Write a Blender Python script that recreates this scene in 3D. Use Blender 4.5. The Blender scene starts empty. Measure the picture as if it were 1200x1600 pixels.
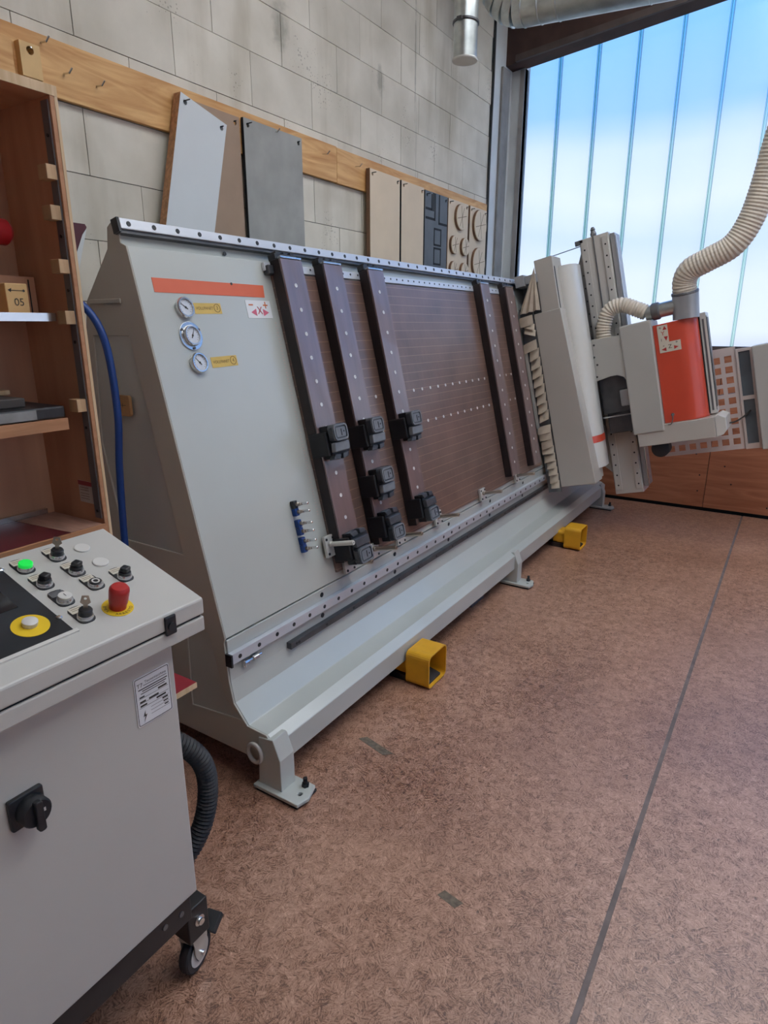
import bpy, bmesh, math, random
from mathutils import Vector, Matrix
from mathutils.geometry import tessellate_polygon

random.seed(7)
scene = bpy.context.scene
C = scene.collection

# ------------------------------------------------------------------ camera
cam_d = bpy.data.cameras.new('camera')
cam_d.sensor_fit = 'HORIZONTAL'
cam_d.sensor_width = 36.0
cam_d.lens = 993.2 / 1200.0 * 36.0
cam_d.clip_start = 0.05
cam_d.clip_end = 500
cam = bpy.data.objects.new('camera', cam_d)
C.objects.link(cam)
YAW, PITCH = 0.566848, -0.285774
fw = Vector((math.cos(PITCH) * math.cos(YAW), math.cos(PITCH) * math.sin(YAW), math.sin(PITCH)))
rt = Vector((math.sin(YAW), -math.cos(YAW), 0))
upv = rt.cross(fw)
cam.matrix_world = Matrix(((rt.x, upv.x, -fw.x, 0), (rt.y, upv.y, -fw.y, 0), (rt.z, upv.z, -fw.z, 1.62), (0, 0, 0, 1)))
scene.camera = cam

# ------------------------------------------------------------------ world: blue sky above a bright band of cloud
world = bpy.data.worlds.new('sky')
scene.world = world
world.use_nodes = True
wn, wl = world.node_tree.nodes, world.node_tree.links
wn.clear()
tc = wn.new('ShaderNodeTexCoord')
sep = wn.new('ShaderNodeSeparateXYZ')
wl.new(tc.outputs['Generated'], sep.inputs[0])
nz = wn.new('ShaderNodeTexNoise')
nz.inputs['Scale'].default_value = 2.2
nz.inputs['Detail'].default_value = 3
mp = wn.new('ShaderNodeMapping')
mp.inputs['Scale'].default_value = (1, 1, 3.0)
wl.new(tc.outputs['Generated'], mp.inputs[0])
wl.new(mp.outputs[0], nz.inputs['Vector'])
mad = wn.new('ShaderNodeMath'); mad.operation = 'MULTIPLY_ADD'
mad.inputs[1].default_value = 0.10
wl.new(nz.outputs['Fac'], mad.inputs[0])
wl.new(sep.outputs['Z'], mad.inputs[2])
ramp = wn.new('ShaderNodeValToRGB')
els = ramp.color_ramp.elements
els[0].position = 0.0; els[0].color = (0.20, 0.19, 0.17, 1)
els[1].position = 1.0; els[1].color = (0.12, 0.36, 0.95, 1)
for p, c in ((0.475, (0.22, 0.21, 0.19, 1)), (0.515, (0.83, 0.79, 0.81, 1)), (0.56, (0.79, 0.77, 0.81, 1)), (0.588, (0.63, 0.68, 0.77, 1)), (0.612, (0.79, 0.78, 0.83, 1)),
             (0.632, (0.66, 0.71, 0.90, 1)), (0.652, (0.30, 0.52, 1.0, 1)), (0.70, (0.215, 0.50, 1.0, 1))):
    e = els.new(p); e.color = c
half = wn.new('ShaderNodeMath'); half.operation = 'MULTIPLY_ADD'
half.inputs[1].default_value = 0.5; half.inputs[2].default_value = 0.5
wl.new(mad.outputs[0], half.inputs[0])
wl.new(half.outputs[0], ramp.inputs[0])
bg = wn.new('ShaderNodeBackground')
bg.inputs['Strength'].default_value = 2.48
wl.new(ramp.outputs[0], bg.inputs[0])
wo = wn.new('ShaderNodeOutputWorld')
wl.new(bg.outputs[0], wo.inputs[0])

# light portals in the three openings (they only guide the sky's own light)
def portal(name, loc, rot, sx, sy):
    d = bpy.data.lights.new(name, 'AREA')
    d.shape = 'RECTANGLE'; d.size = sx; d.size_y = sy
    d.cycles.is_portal = True
    o = bpy.data.objects.new(name, d); C.objects.link(o)
    o.location = loc; o.rotation_euler = rot
    return o
XD, YW = 6.263, 2.61           # window wall and block wall
WX0, WX1, WZ0, WZ1 = -1.4, 5.4, 1.0, 3.0   # invented window band in the right wall, out of view, lights the fronts
portal('daylight_portal_window', (XD + 0.12, -1.26, 2.75), (0, math.radians(90), 0), 2.9, 7.4)
portal('daylight_portal_side', ((WX0 + WX1) / 2, -5.25, (WZ0 + WZ1) / 2), (math.radians(90), 0, 0), WX1 - WX0, WZ1 - WZ0)

sun_d = bpy.data.lights.new('sun', 'SUN')
sun_d.energy = 12.5; sun_d.angle = 0.009; sun_d.color = (1.0, 0.93, 0.82)
sun = bpy.data.objects.new('sun', sun_d); C.objects.link(sun)
sun.rotation_euler = Vector((0.30, -0.50, -0.80)).to_track_quat('-Z', 'Y').to_euler()

vs = scene.view_settings
vs.view_transform = 'Standard'
vs.look = 'None'
vs.gamma = 1.0
vs.exposure = 0.06
vs.use_curve_mapping = False
scene.cycles.max_bounces = 10
scene.cycles.diffuse_bounces = 6
scene.cycles.transparent_max_bounces = 12
scene.cycles.caustics_reflective = False
scene.cycles.caustics_refractive = False
scene.cycles.sample_clamp_indirect = 6

# ------------------------------------------------------------------ materials
MATS = {}
def base_mat(name):
    m = bpy.data.materials.new(name); m.use_nodes = True
    n, l = m.node_tree.nodes, m.node_tree.links
    return m, n, l, n['Principled BSDF']
def pm(name, col, rough=0.5, metal=0.0, var=0.0, scale=6.0, stretch=(1, 1, 1), bump=0.0, bscale=80.0, spec=None, coat=0.0, rnd=0.0, detail=4.0):
    """plain procedural material: base colour varied by noise, optional fine bump, optional per-object tint"""
    m, n, l, b = base_mat(name)
    b.inputs['Roughness'].default_value = rough
    b.inputs['Metallic'].default_value = metal
    if spec is not None: b.inputs['Specular IOR Level'].default_value = spec
    if coat: b.inputs['Coat Weight'].default_value = coat
    t = n.new('ShaderNodeTexCoord')
    mpn = n.new('ShaderNodeMapping'); mpn.inputs['Scale'].default_value = stretch
    l.new(t.outputs['Object'], mpn.inputs[0])
    ns = n.new('ShaderNodeTexNoise'); ns.inputs['Scale'].default_value = scale; ns.inputs['Detail'].default_value = detail
    l.new(mpn.outputs[0], ns.inputs['Vector'])
    r = n.new('ShaderNodeValToRGB')
    r.color_ramp.elements[0].position = 0.3; r.color_ramp.elements[1].position = 0.7
    r.color_ramp.elements[0].color = tuple(max(0, c * (1 - var)) for c in col) + (1,)
    r.color_ramp.elements[1].color = tuple(min(1, c * (1 + var)) for c in col) + (1,)
    l.new(ns.outputs['Fac'], r.inputs[0])
    out = r.outputs[0]
    if rnd:
        oi = n.new('ShaderNodeObjectInfo')
        hs = n.new('ShaderNodeHueSaturation')
        mr = n.new('ShaderNodeMapRange')
        mr.inputs[3].default_value = 1 - rnd; mr.inputs[4].default_value = 1 + rnd
        l.new(oi.outputs['Random'], mr.inputs[0]); l.new(mr.outputs[0], hs.inputs['Value'])
        l.new(out, hs.inputs['Color']); out = hs.outputs[0]
    l.new(out, b.inputs['Base Color'])
    if bump:
        n2 = n.new('ShaderNodeTexNoise'); n2.inputs['Scale'].default_value = bscale; n2.inputs['Detail'].default_value = 3
        l.new(t.outputs['Object'], n2.inputs['Vector'])
        bp = n.new('ShaderNodeBump'); bp.inputs['Strength'].default_value = bump; bp.inputs['Distance'].default_value = 0.002
        l.new(n2.outputs['Fac'], bp.inputs['Height']); l.new(bp.outputs[0], b.inputs['Normal'])
    MATS[name] = m
    return m
def wood(name, c1, c2, axis='x', scale=9.0, rough=0.6, rnd=0.0, wavy=3.0):
    m, n, l, b = base_mat(name)
    b.inputs['Roughness'].default_value = rough
    t = n.new('ShaderNodeTexCoord')
    mpn = n.new('ShaderNodeMapping')
    mpn.inputs['Scale'].default_value = {'x': (0.12, 1, 1), 'y': (1, 0.12, 1), 'z': (1, 1, 0.12)}[axis]
    l.new(t.outputs['Object'], mpn.inputs[0])
    ns = n.new('ShaderNodeTexNoise'); ns.inputs['Scale'].default_value = scale; ns.inputs['Detail'].default_value = 6
    ns.inputs['Distortion'].default_value = wavy
    l.new(mpn.outputs[0], ns.inputs['Vector'])
    r = n.new('ShaderNodeValToRGB')
    r.color_ramp.elements[0].position = 0.32; r.color_ramp.elements[0].color = (*c1, 1)
    r.color_ramp.elements[1].position = 0.66; r.color_ramp.elements[1].color = (*c2, 1)
    l.new(ns.outputs['Fac'], r.inputs[0])
    out = r.outputs[0]
    if rnd:
        oi = n.new('ShaderNodeObjectInfo'); hs = n.new('ShaderNodeHueSaturation'); mr = n.new('ShaderNodeMapRange')
        mr.inputs[3].default_value = 1 - rnd; mr.inputs[4].default_value = 1 + rnd
        l.new(oi.outputs['Random'], mr.inputs[0]); l.new(mr.outputs[0], hs.inputs['Value'])
        l.new(out, hs.inputs['Color']); out = hs.outputs[0]
    l.new(out, b.inputs['Base Color'])
    MATS[name] = m
    return m

def floor_mat():
    m, n, l, b = base_mat('particle_board_floor')
    t = n.new('ShaderNodeTexCoord')
    geo = n.new('ShaderNodeNewGeometry')
    pos = geo.outputs['Position']
    def flakes(cell, sx, sy, seed):
        off = n.new('ShaderNodeMapping'); off.inputs['Location'].default_value = (seed, seed * 1.7, 0)
        l.new(pos, off.inputs[0])
        v = n.new('ShaderNodeTexVoronoi'); v.inputs['Scale'].default_value = cell
        l.new(off.outputs[0], v.inputs['Vector'])
        sp = n.new('ShaderNodeSeparateColor'); l.new(v.outputs['Color'], sp.inputs[0])
        ang = n.new('ShaderNodeMath'); ang.operation = 'MULTIPLY'; ang.inputs[1].default_value = 6.283
        l.new(sp.outputs[0], ang.inputs[0])
        vr = n.new('ShaderNodeVectorRotate'); vr.rotation_type = 'Z_AXIS'
        l.new(off.outputs[0], vr.inputs['Vector']); l.new(ang.outputs[0], vr.inputs['Angle'])
        mm = n.new('ShaderNodeMapping'); mm.inputs['Scale'].default_value = (sx, sy, 1)
        l.new(vr.outputs[0], mm.inputs[0])
        ns = n.new('ShaderNodeTexNoise'); ns.inputs['Scale'].default_value = 1.0; ns.inputs['Detail'].default_value = 2
        l.new(mm.outputs[0], ns.inputs['Vector'])
        return ns.outputs['Fac'], sp.outputs[1]
    f1, c1 = flakes(42, 42, 230, 0.0)
    f2, c2 = flakes(80, 75, 320, 3.3)
    add = n.new('ShaderNodeMath'); add.operation = 'ADD'; l.new(f1, add.inputs[0]); l.new(f2, add.inputs[1])
    big = n.new('ShaderNodeTexNoise'); big.inputs['Scale'].default_value = 1.6; big.inputs['Detail'].default_value = 5
    l.new(pos, big.inputs['Vector'])
    ma = n.new('ShaderNodeMath'); ma.operation = 'MULTIPLY_ADD'; ma.inputs[1].default_value = 0.40
    l.new(big.outputs['Fac'], ma.inputs[0]); l.new(add.outputs[0], ma.inputs[2])
    cmix = n.new('ShaderNodeMath'); cmix.operation = 'MULTIPLY_ADD'; cmix.inputs[1].default_value = 0.20
    l.new(c1, cmix.inputs[0]); l.new(ma.outputs[0], cmix.inputs[2])
    r = n.new('ShaderNodeValToRGB')
    el = r.color_ramp.elements
    el[0].position = 0.53; el[0].color = (0.135, 0.060, 0.034, 1)
    el[1].position = 0.85; el[1].color = (0.639, 0.390, 0.275, 1)
    for p, c in ((0.58, (0.262, 0.125, 0.074, 1)), (0.66, (0.387, 0.211, 0.138, 1)), (0.76, (0.484, 0.280, 0.193, 1))):
        e = el.new(p); e.color = c
    sc = n.new('ShaderNodeMath'); sc.operation = 'MULTIPLY'; sc.inputs[1].default_value = 0.5
    l.new(cmix.outputs[0], sc.inputs[0]); l.new(sc.outputs[0], r.inputs[0])
    # scattered dark chips and rubbed-in stains
    v2 = n.new('ShaderNodeTexVoronoi'); v2.inputs['Scale'].default_value = 11
    mm = n.new('ShaderNodeMapping'); mm.inputs['Scale'].default_value = (1, 1.7, 1); mm.inputs['Rotation'].default_value = (0, 0, 0.6)
    l.new(pos, mm.inputs[0]); l.new(mm.outputs[0], v2.inputs['Vector'])
    r2 = n.new('ShaderNodeValToRGB')
    r2.color_ramp.elements[0].position = 0.05; r2.color_ramp.elements[0].color = (0.34, 0.32, 0.32, 1)
    r2.color_ramp.elements[1].position = 0.085; r2.color_ramp.elements[1].color = (1, 1, 1, 1)
    l.new(v2.outputs['Distance'], r2.inputs[0])
    mx = n.new('ShaderNodeMix'); mx.data_type = 'RGBA'; mx.blend_type = 'MULTIPLY'; mx.inputs[0].default_value = 0.8
    l.new(r.outputs[0], mx.inputs[6]); l.new(r2.outputs[0], mx.inputs[7])
    st = n.new('ShaderNodeTexNoise'); st.inputs['Scale'].default_value = 0.9; st.inputs['Detail'].default_value = 7; st.inputs['Roughness'].default_value = 0.62
    l.new(pos, st.inputs['Vector'])
    r3 = n.new('ShaderNodeValToRGB')
    r3.color_ramp.elements[0].position = 0.34; r3.color_ramp.elements[0].color = (0.62, 0.56, 0.55, 1)
    r3.color_ramp.elements[1].position = 0.52; r3.color_ramp.elements[1].color = (1, 1, 1, 1)
    l.new(st.outputs['Fac'], r3.inputs[0])
    mx2 = n.new('ShaderNodeMix'); mx2.data_type = 'RGBA'; mx2.blend_type = 'MULTIPLY'; mx2.inputs[0].default_value = 0.75
    l.new(mx.outputs[2], mx2.inputs[6]); l.new(r3.outputs[0], mx2.inputs[7])
    l.new(mx2.outputs[2], b.inputs['Base Color'])
    b.inputs['Roughness'].default_value = 0.36
    b.inputs['Specular IOR Level'].default_value = 0.85
    bp = n.new('ShaderNodeBump'); bp.inputs['Strength'].default_value = 0.25; bp.inputs['Distance'].default_value = 0.002
    l.new(add.outputs[0], bp.inputs['Height']); l.new(bp.outputs[0], b.inputs['Normal'])
    MATS['particle_board_floor'] = m
    return m

def block_mat():
    m, n, l, b = base_mat('aerated_concrete')
    b.inputs['Roughness'].default_value = 0.9
    b.inputs['Specular IOR Level'].default_value = 0.15
    geo = n.new('ShaderNodeNewGeometry'); pos = geo.outputs['Position']
    ns = n.new('ShaderNodeTexNoise'); ns.inputs['Scale'].default_value = 3.5; ns.inputs['Detail'].default_value = 6
    l.new(pos, ns.inputs['Vector'])
    r = n.new('ShaderNodeValToRGB')
    r.color_ramp.elements[0].position = 0.3; r.color_ramp.elements[0].color = (0.55, 0.505, 0.42, 1)
    r.color_ramp.elements[1].position = 0.7; r.color_ramp.elements[1].color = (0.70, 0.65, 0.56, 1)
    l.new(ns.outputs['Fac'], r.inputs[0])
    oi = n.new('ShaderNodeObjectInfo'); hs = n.new('ShaderNodeHueSaturation'); mr = n.new('ShaderNodeMapRange')
    mr.inputs[3].default_value = 0.94; mr.inputs[4].default_value = 1.06
    l.new(oi.outputs['Random'], mr.inputs[0]); l.new(mr.outputs[0], hs.inputs['Value']); l.new(r.outputs[0], hs.inputs['Color'])
    # pits: small dark specks in loose clusters
    v = n.new('ShaderNodeTexVoronoi'); v.inputs['Scale'].default_value = 55
    l.new(pos, v.inputs['Vector'])
    cl = n.new('ShaderNodeTexNoise'); cl.inputs['Scale'].default_value = 4.0; cl.inputs['Detail'].default_value = 3
    l.new(pos, cl.inputs['Vector'])
    th = n.new('ShaderNodeMapRange'); th.inputs[1].default_value = 0.52; th.inputs[2].default_value = 0.72; th.inputs[3].default_value = 0.0; th.inputs[4].default_value = 0.34
    l.new(cl.outputs['Fac'], th.inputs[0])
    lt = n.new('ShaderNodeMath'); lt.operation = 'LESS_THAN'
    l.new(v.outputs['Distance'], lt.inputs[0]); l.new(th.outputs[0], lt.inputs[1])
    sf = n.new('ShaderNodeMath'); sf.operation = 'MULTIPLY'; sf.inputs[1].default_value = 0.42
    l.new(lt.outputs[0], sf.inputs[0])
    mx = n.new('ShaderNodeMix'); mx.data_type = 'RGBA'
    l.new(sf.outputs[0], mx.inputs[0]); l.new(hs.outputs[0], mx.inputs[6]); mx.inputs[7].default_value = (0.11, 0.095, 0.075, 1)
    # damp run-down streaks with their own shape
    ms = n.new('ShaderNodeMapping'); ms.inputs['Scale'].default_value = (2.2, 1, 0.35)
    l.new(pos, ms.inputs[0])
    ss = n.new('ShaderNodeTexNoise'); ss.inputs['Scale'].default_value = 2.2; ss.inputs['Detail'].default_value = 5
    l.new(ms.outputs[0], ss.inputs['Vector'])
    rs = n.new('ShaderNodeValToRGB')
    rs.color_ramp.elements[0].position = 0.28; rs.color_ramp.elements[0].color = (0.80, 0.78, 0.74, 1)
    rs.color_ramp.elements[1].position = 0.45; rs.color_ramp.elements[1].color = (1, 1, 1, 1)
    l.new(ss.outputs['Fac'], rs.inputs[0])
    m2 = n.new('ShaderNodeMix'); m2.data_type = 'RGBA'; m2.blend_type = 'MULTIPLY'; m2.inputs[0].default_value = 1
    l.new(mx.outputs[2], m2.inputs[6]); l.new(rs.outputs[0], m2.inputs[7])
    cur = m2.outputs[2]
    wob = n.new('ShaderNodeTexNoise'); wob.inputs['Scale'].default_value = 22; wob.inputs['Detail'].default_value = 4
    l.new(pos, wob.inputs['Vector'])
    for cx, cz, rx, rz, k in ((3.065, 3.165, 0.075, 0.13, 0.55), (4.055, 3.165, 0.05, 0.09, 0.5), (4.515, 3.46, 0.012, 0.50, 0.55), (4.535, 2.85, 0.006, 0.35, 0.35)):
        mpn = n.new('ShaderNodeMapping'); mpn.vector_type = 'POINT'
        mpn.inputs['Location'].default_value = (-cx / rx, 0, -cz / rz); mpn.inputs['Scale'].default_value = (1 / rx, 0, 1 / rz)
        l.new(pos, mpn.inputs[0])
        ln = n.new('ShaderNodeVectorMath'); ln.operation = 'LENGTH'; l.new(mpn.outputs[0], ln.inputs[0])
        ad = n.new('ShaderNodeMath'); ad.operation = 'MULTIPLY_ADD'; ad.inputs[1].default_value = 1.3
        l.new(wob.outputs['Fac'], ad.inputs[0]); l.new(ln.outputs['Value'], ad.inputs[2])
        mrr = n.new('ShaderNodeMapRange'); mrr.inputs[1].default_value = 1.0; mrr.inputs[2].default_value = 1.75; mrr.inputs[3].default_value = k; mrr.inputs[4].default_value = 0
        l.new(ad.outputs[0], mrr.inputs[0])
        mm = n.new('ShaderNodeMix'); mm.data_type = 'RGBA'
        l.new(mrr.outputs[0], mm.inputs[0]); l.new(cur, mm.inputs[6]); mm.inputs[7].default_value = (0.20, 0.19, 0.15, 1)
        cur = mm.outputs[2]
    l.new(cur, b.inputs['Base Color'])
    MATS['aerated_concrete'] = m
    return m

def table_mat():
    m, n, l, b = base_mat('phenolic_table')
    b.inputs['Roughness'].default_value = 0.30
    b.inputs['Specular IOR Level'].default_value = 1.0
    geo = n.new('ShaderNodeNewGeometry')
    sepn = n.new('ShaderNodeSeparateXYZ'); l.new(geo.outputs['Position'], sepn.inputs[0])
    def lines(sock, period, width):
        a = n.new('ShaderNodeMath'); a.operation = 'DIVIDE'; a.inputs[1].default_value = period
        l.new(sock, a.inputs[0])
        f = n.new('ShaderNodeMath'); f.operation = 'FRACT'; l.new(a.outputs[0], f.inputs[0])
        lt = n.new('ShaderNodeMath'); lt.operation = 'LESS_THAN'; lt.inputs[1].default_value = width
        l.new(f.outputs[0], lt.inputs[0])
        return lt.outputs[0]
    h = lines(sepn.outputs['Z'], 0.043, 0.075)
    v = lines(sepn.outputs['X'], 0.0405, 0.05)
    hv = n.new('ShaderNodeMath'); hv.operation = 'MULTIPLY'; hv.inputs[1].default_value = 0.40; l.new(h, hv.inputs[0])
    vv = n.new('ShaderNodeMath'); vv.operation = 'MULTIPLY'; vv.inputs[1].default_value = 0.10; l.new(v, vv.inputs[0])
    mxm = n.new('ShaderNodeMath'); mxm.operation = 'MAXIMUM'; l.new(hv.outputs[0], mxm.inputs[0]); l.new(vv.outputs[0], mxm.inputs[1])
    ns = n.new('ShaderNodeTexNoise'); ns.inputs['Scale'].default_value = 5; ns.inputs['Detail'].default_value = 6
    l.new(geo.outputs['Position'], ns.inputs['Vector'])
    r = n.new('ShaderNodeValToRGB')
    r.color_ramp.elements[0].position = 0.3; r.color_ramp.elements[0].color = (0.105, 0.062, 0.048, 1)
    r.color_ramp.elements[1].position = 0.7; r.color_ramp.elements[1].color = (0.175, 0.102, 0.078, 1)
    l.new(ns.outputs['Fac'], r.inputs[0])
    mx = n.new('ShaderNodeMix'); mx.data_type = 'RGBA'
    l.new(mxm.outputs[0], mx.inputs[0]); l.new(r.outputs[0], mx.inputs[6]); mx.inputs[7].default_value = (0.45, 0.30, 0.20, 1)
    l.new(mx.outputs[2], b.inputs['Base Color'])
    MATS['phenolic_table'] = m
    return m

def glass_mat():
    m = bpy.data.materials.new('channel_glass'); m.use_nodes = True
    n, l = m.node_tree.nodes, m.node_tree.links
    n.clear()
    tr = n.new('ShaderNodeBsdfTransparent'); tr.inputs[0].default_value = (0.70, 0.745, 0.80, 1)
    tl = n.new('ShaderNodeBsdfTranslucent'); tl.inputs[0].default_value = (0.75, 0.85, 0.86, 1)
    gl = n.new('ShaderNodeBsdfGlossy'); gl.inputs['Roughness'].default_value = 0.15; gl.inputs[0].default_value = (0.9, 0.95, 0.95, 1)
    m1 = n.new('ShaderNodeMixShader'); m1.inputs[0].default_value = 0.12
    m2 = n.new('ShaderNodeMixShader'); m2.inputs[0].default_value = 0.03
    l.new(tr.outputs[0], m1.inputs[1]); l.new(tl.outputs[0], m1.inputs[2])
    l.new(m1.outputs[0], m2.inputs[1]); l.new(gl.outputs[0], m2.inputs[2])
    o = n.new('ShaderNodeOutputMaterial'); l.new(m2.outputs[0], o.inputs[0])
    MATS['channel_glass'] = m
    m = bpy.data.materials.new('glass_flange'); m.use_nodes = True
    n, l = m.node_tree.nodes, m.node_tree.links
    n.clear()
    tr = n.new('ShaderNodeBsdfTransparent'); tr.inputs[0].default_value = (0.53, 0.66, 0.67, 1)
    tl = n.new('ShaderNodeBsdfTranslucent'); tl.inputs[0].default_value = (0.60, 0.80, 0.83, 1)
    m1 = n.new('ShaderNodeMixShader'); m1.inputs[0].default_value = 0.35
    l.new(tr.outputs[0], m1.inputs[1]); l.new(tl.outputs[0], m1.inputs[2]); m1.inputs[0].default_value = 0.04
    o = n.new('ShaderNodeOutputMaterial'); l.new(m1.outputs[0], o.inputs[0])
    MATS['glass_flange'] = m
    m = bpy.data.materials.new('fill_rooflight'); m.use_nodes = True  # translucent sheet for the roof glazing added to brighten the hall
    n, l = m.node_tree.nodes, m.node_tree.links
    n.clear()
    tl = n.new('ShaderNodeBsdfTranslucent'); tl.inputs[0].default_value = (0.92, 0.90, 0.84, 1)
    o = n.new('ShaderNodeOutputMaterial'); l.new(tl.outputs[0], o.inputs[0])
    MATS['fill_rooflight'] = m
def emit_mat(name, col, strength):
    m, n, l, b = base_mat(name)
    b.inputs['Base Color'].default_value = (*col, 1)
    b.inputs['Emission Color'].default_value = (*col, 1)
    b.inputs['Emission Strength'].default_value = strength
    b.inputs['Roughness'].default_value = 0.3
    MATS[name] = m

floor_mat(); block_mat(); table_mat(); glass_mat()
emit_mat('lit_green', (0.01, 0.62, 0.07), 0.55)
pm('mortar', (0.13, 0.12, 0.105), 0.95, var=0.2)
pm('floor_joint', (0.16, 0.125, 0.115), 0.7, var=0.25, scale=14)
pm('dark_gap', (0.012, 0.011, 0.010), 0.8)
pm('machine_paint', (0.47, 0.49, 0.455), 0.30, var=0.05, scale=1.5, bump=0.03, bscale=300, spec=0.8, coat=0.25)
pm('machine_paint_shaded', (0.45, 0.43, 0.37), 0.5, var=0.06, scale=2.0)  # same machine paint, with the near end's shade mixed into the colour
pm('cover_paint', (0.48, 0.45, 0.405), 0.26, var=0.03, scale=2.0, spec=0.9, coat=0.3)
pm('head_paint', (0.42, 0.41, 0.38), 0.42, var=0.03, scale=2.0)
pm('column_paint', (0.56, 0.53, 0.49), 0.4, var=0.04, scale=3)
pm('white_cover', (0.62, 0.61, 0.57), 0.28, var=0.02, scale=2.0, coat=0.2)
pm('console_paint', (0.50, 0.485, 0.45), 0.42, var=0.03, scale=3.0, bump=0.06, bscale=500)
pm('rail_steel', (0.60, 0.62, 0.66), 0.36, metal=0.35, var=0.06, scale=20, stretch=(0.1, 1, 1), spec=0.9)
pm('dark_steel', (0.10, 0.10, 0.105), 0.42, metal=0.7, var=0.2, scale=10)
pm('bright_steel', (0.68, 0.68, 0.68), 0.2, metal=1.0, var=0.05)
pm('brass_steel', (0.42, 0.36, 0.30), 0.3, metal=0.9, var=0.1)
pm('aluminium_plate', (0.60, 0.59, 0.55), 0.42, metal=0.35, var=0.06)
pm('black_plastic', (0.018, 0.018, 0.020), 0.42, var=0.2, scale=30)
pm('pod_plastic', (0.055, 0.060, 0.068), 0.40, var=0.2, scale=40)
pm('pod_grey', (0.16, 0.17, 0.185), 0.48, var=0.1, scale=40)
pm('pod_black', (0.010, 0.010, 0.012), 0.55)
pm('black_paint', (0.018, 0.017, 0.017), 0.45, var=0.3, scale=12)
pm('rubber', (0.02, 0.02, 0.022), 0.6, var=0.2)
pm('bolt_black', (0.015, 0.015, 0.016), 0.5)
pm('bar_phenolic', (0.165, 0.105, 0.100), 0.30, var=0.14, scale=5, stretch=(6, 1, 0.4), spec=1.0, coat=0.6)
pm('bar_side', (0.018, 0.012, 0.012), 0.5, var=0.2)
pm('orange_hood', (0.60, 0.070, 0.034), 0.32, var=0.04, coat=0.25)
pm('red_stripe', (0.66, 0.13, 0.055), 0.45, var=0.08, scale=3)
pm('sticker_white', (0.72, 0.73, 0.74), 0.4, var=0.02)
pm('ring_metal', (0.72, 0.71, 0.70), 0.4, metal=0.2)
pm('sticker_cream', (0.60, 0.55, 0.45), 0.5, var=0.03)
pm('sticker_pink', (0.62, 0.13, 0.20), 0.5)
pm('sticker_orange', (0.55, 0.13, 0.03), 0.5)
pm('sticker_red', (0.42, 0.035, 0.03), 0.5)
pm('tape_yellow', (0.62, 0.43, 0.11), 0.6, var=0.08, scale=20)
pm('ink', (0.035, 0.028, 0.02), 0.6)
pm('ink_brown', (0.14, 0.085, 0.03), 0.6)
pm('yellow_paint', (0.72, 0.37, 0.02), 0.38, var=0.08, scale=12)
pm('yellow_label', (0.78, 0.52, 0.02), 0.45, var=0.03)
pm('red_plastic', (0.42, 0.022, 0.020), 0.38, var=0.06)
pm('panel_dark', (0.020, 0.023, 0.027), 0.33, var=0.5, scale=7)
pm('display_black', (0.006, 0.006, 0.008), 0.12)
pm('button_white', (0.62, 0.60, 0.56), 0.4)
pm('button_chrome', (0.62, 0.62, 0.62), 0.25, metal=0.85)
pm('gauge_face', (0.62, 0.65, 0.70), 0.25)
pm('tan_cloth', (0.50, 0.42, 0.33), 0.8, var=0.12, scale=14)
pm('tan_plate', (0.60, 0.51, 0.47), 0.55, var=0.05, scale=4)
pm('dusty_glass', (0.10, 0.12, 0.14), 0.35, var=0.25, scale=3)
pm('cream_hose', (0.64, 0.57, 0.47), 0.5, var=0.05)
pm('blue_hose', (0.012, 0.055, 0.24), 0.4)
pm('galvanised', (0.50, 0.53, 0.52), 0.30, metal=0.85, var=0.18, scale=9, stretch=(1, 1, 2))
pm('grey_pipe', (0.36, 0.36, 0.37), 0.35, metal=0.4, var=0.08)
pm('concrete_column', (0.62, 0.64, 0.64), 0.85, var=0.10, scale=3)
pm('concrete_groove', (0.25, 0.24, 0.23), 0.85, var=0.2)
pm('cable_black', (0.02, 0.02, 0.02), 0.5)
pm('roof_brown', (0.060, 0.030, 0.024), 0.75, var=0.25, scale=6)
pm('ceiling_boards', (0.62, 0.56, 0.46), 0.8, var=0.1, scale=3)
pm('frame_brown', (0.085, 0.062, 0.055), 0.6, var=0.2, scale=8)
pm('frame_grey', (0.33, 0.315, 0.30), 0.5, var=0.1)
pm('plain_plaster', (0.60, 0.565, 0.53), 0.9, var=0.08)
pm('grey_board', (0.31, 0.305, 0.285), 0.75, var=0.12, scale=7)
pm('white_laminate', (0.60, 0.62, 0.62), 0.42, var=0.02)
pm('mdf_beige', (0.66, 0.53, 0.38), 0.7, var=0.05, scale=5)
pm('mdf_brown', (0.33, 0.225, 0.155), 0.75, var=0.07, scale=6)
pm('mdf_edge', (0.20, 0.11, 0.065), 0.8, var=0.1)
pm('chip_edge', (0.42, 0.22, 0.11), 0.8, var=0.3, scale=60)
pm('slate_board', (0.11, 0.118, 0.125), 0.6, var=0.12, scale=9)
pm('groove_black', (0.012, 0.013, 0.014), 0.8)
wood('batten_ply', (0.48, 0.225, 0.065), (0.70, 0.41, 0.165), 'x', 14, 0.6, wavy=2.2)
wood('wall_ply', (0.42, 0.145, 0.065), (0.58, 0.235, 0.12), 'y', 12, 0.5, rnd=0.06, wavy=1.6)
wood('shelf_ply', (0.44, 0.215, 0.125), (0.56, 0.30, 0.18), 'z', 10, 0.6, wavy=0.6)
wood('shelf_edge', (0.52, 0.36, 0.20), (0.66, 0.49, 0.31), 'z', 18, 0.7)
wood('peg_wood', (0.38, 0.24, 0.125), (0.52, 0.35, 0.20), 'z', 14, 0.7, rnd=0.1)
wood('oak_edge', (0.36, 0.165, 0.075), (0.46, 0.23, 0.115), 'x', 16, 0.6)
pm('maroon_film', (0.085, 0.012, 0.016), 0.38, var=0.15, scale=8)
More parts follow.
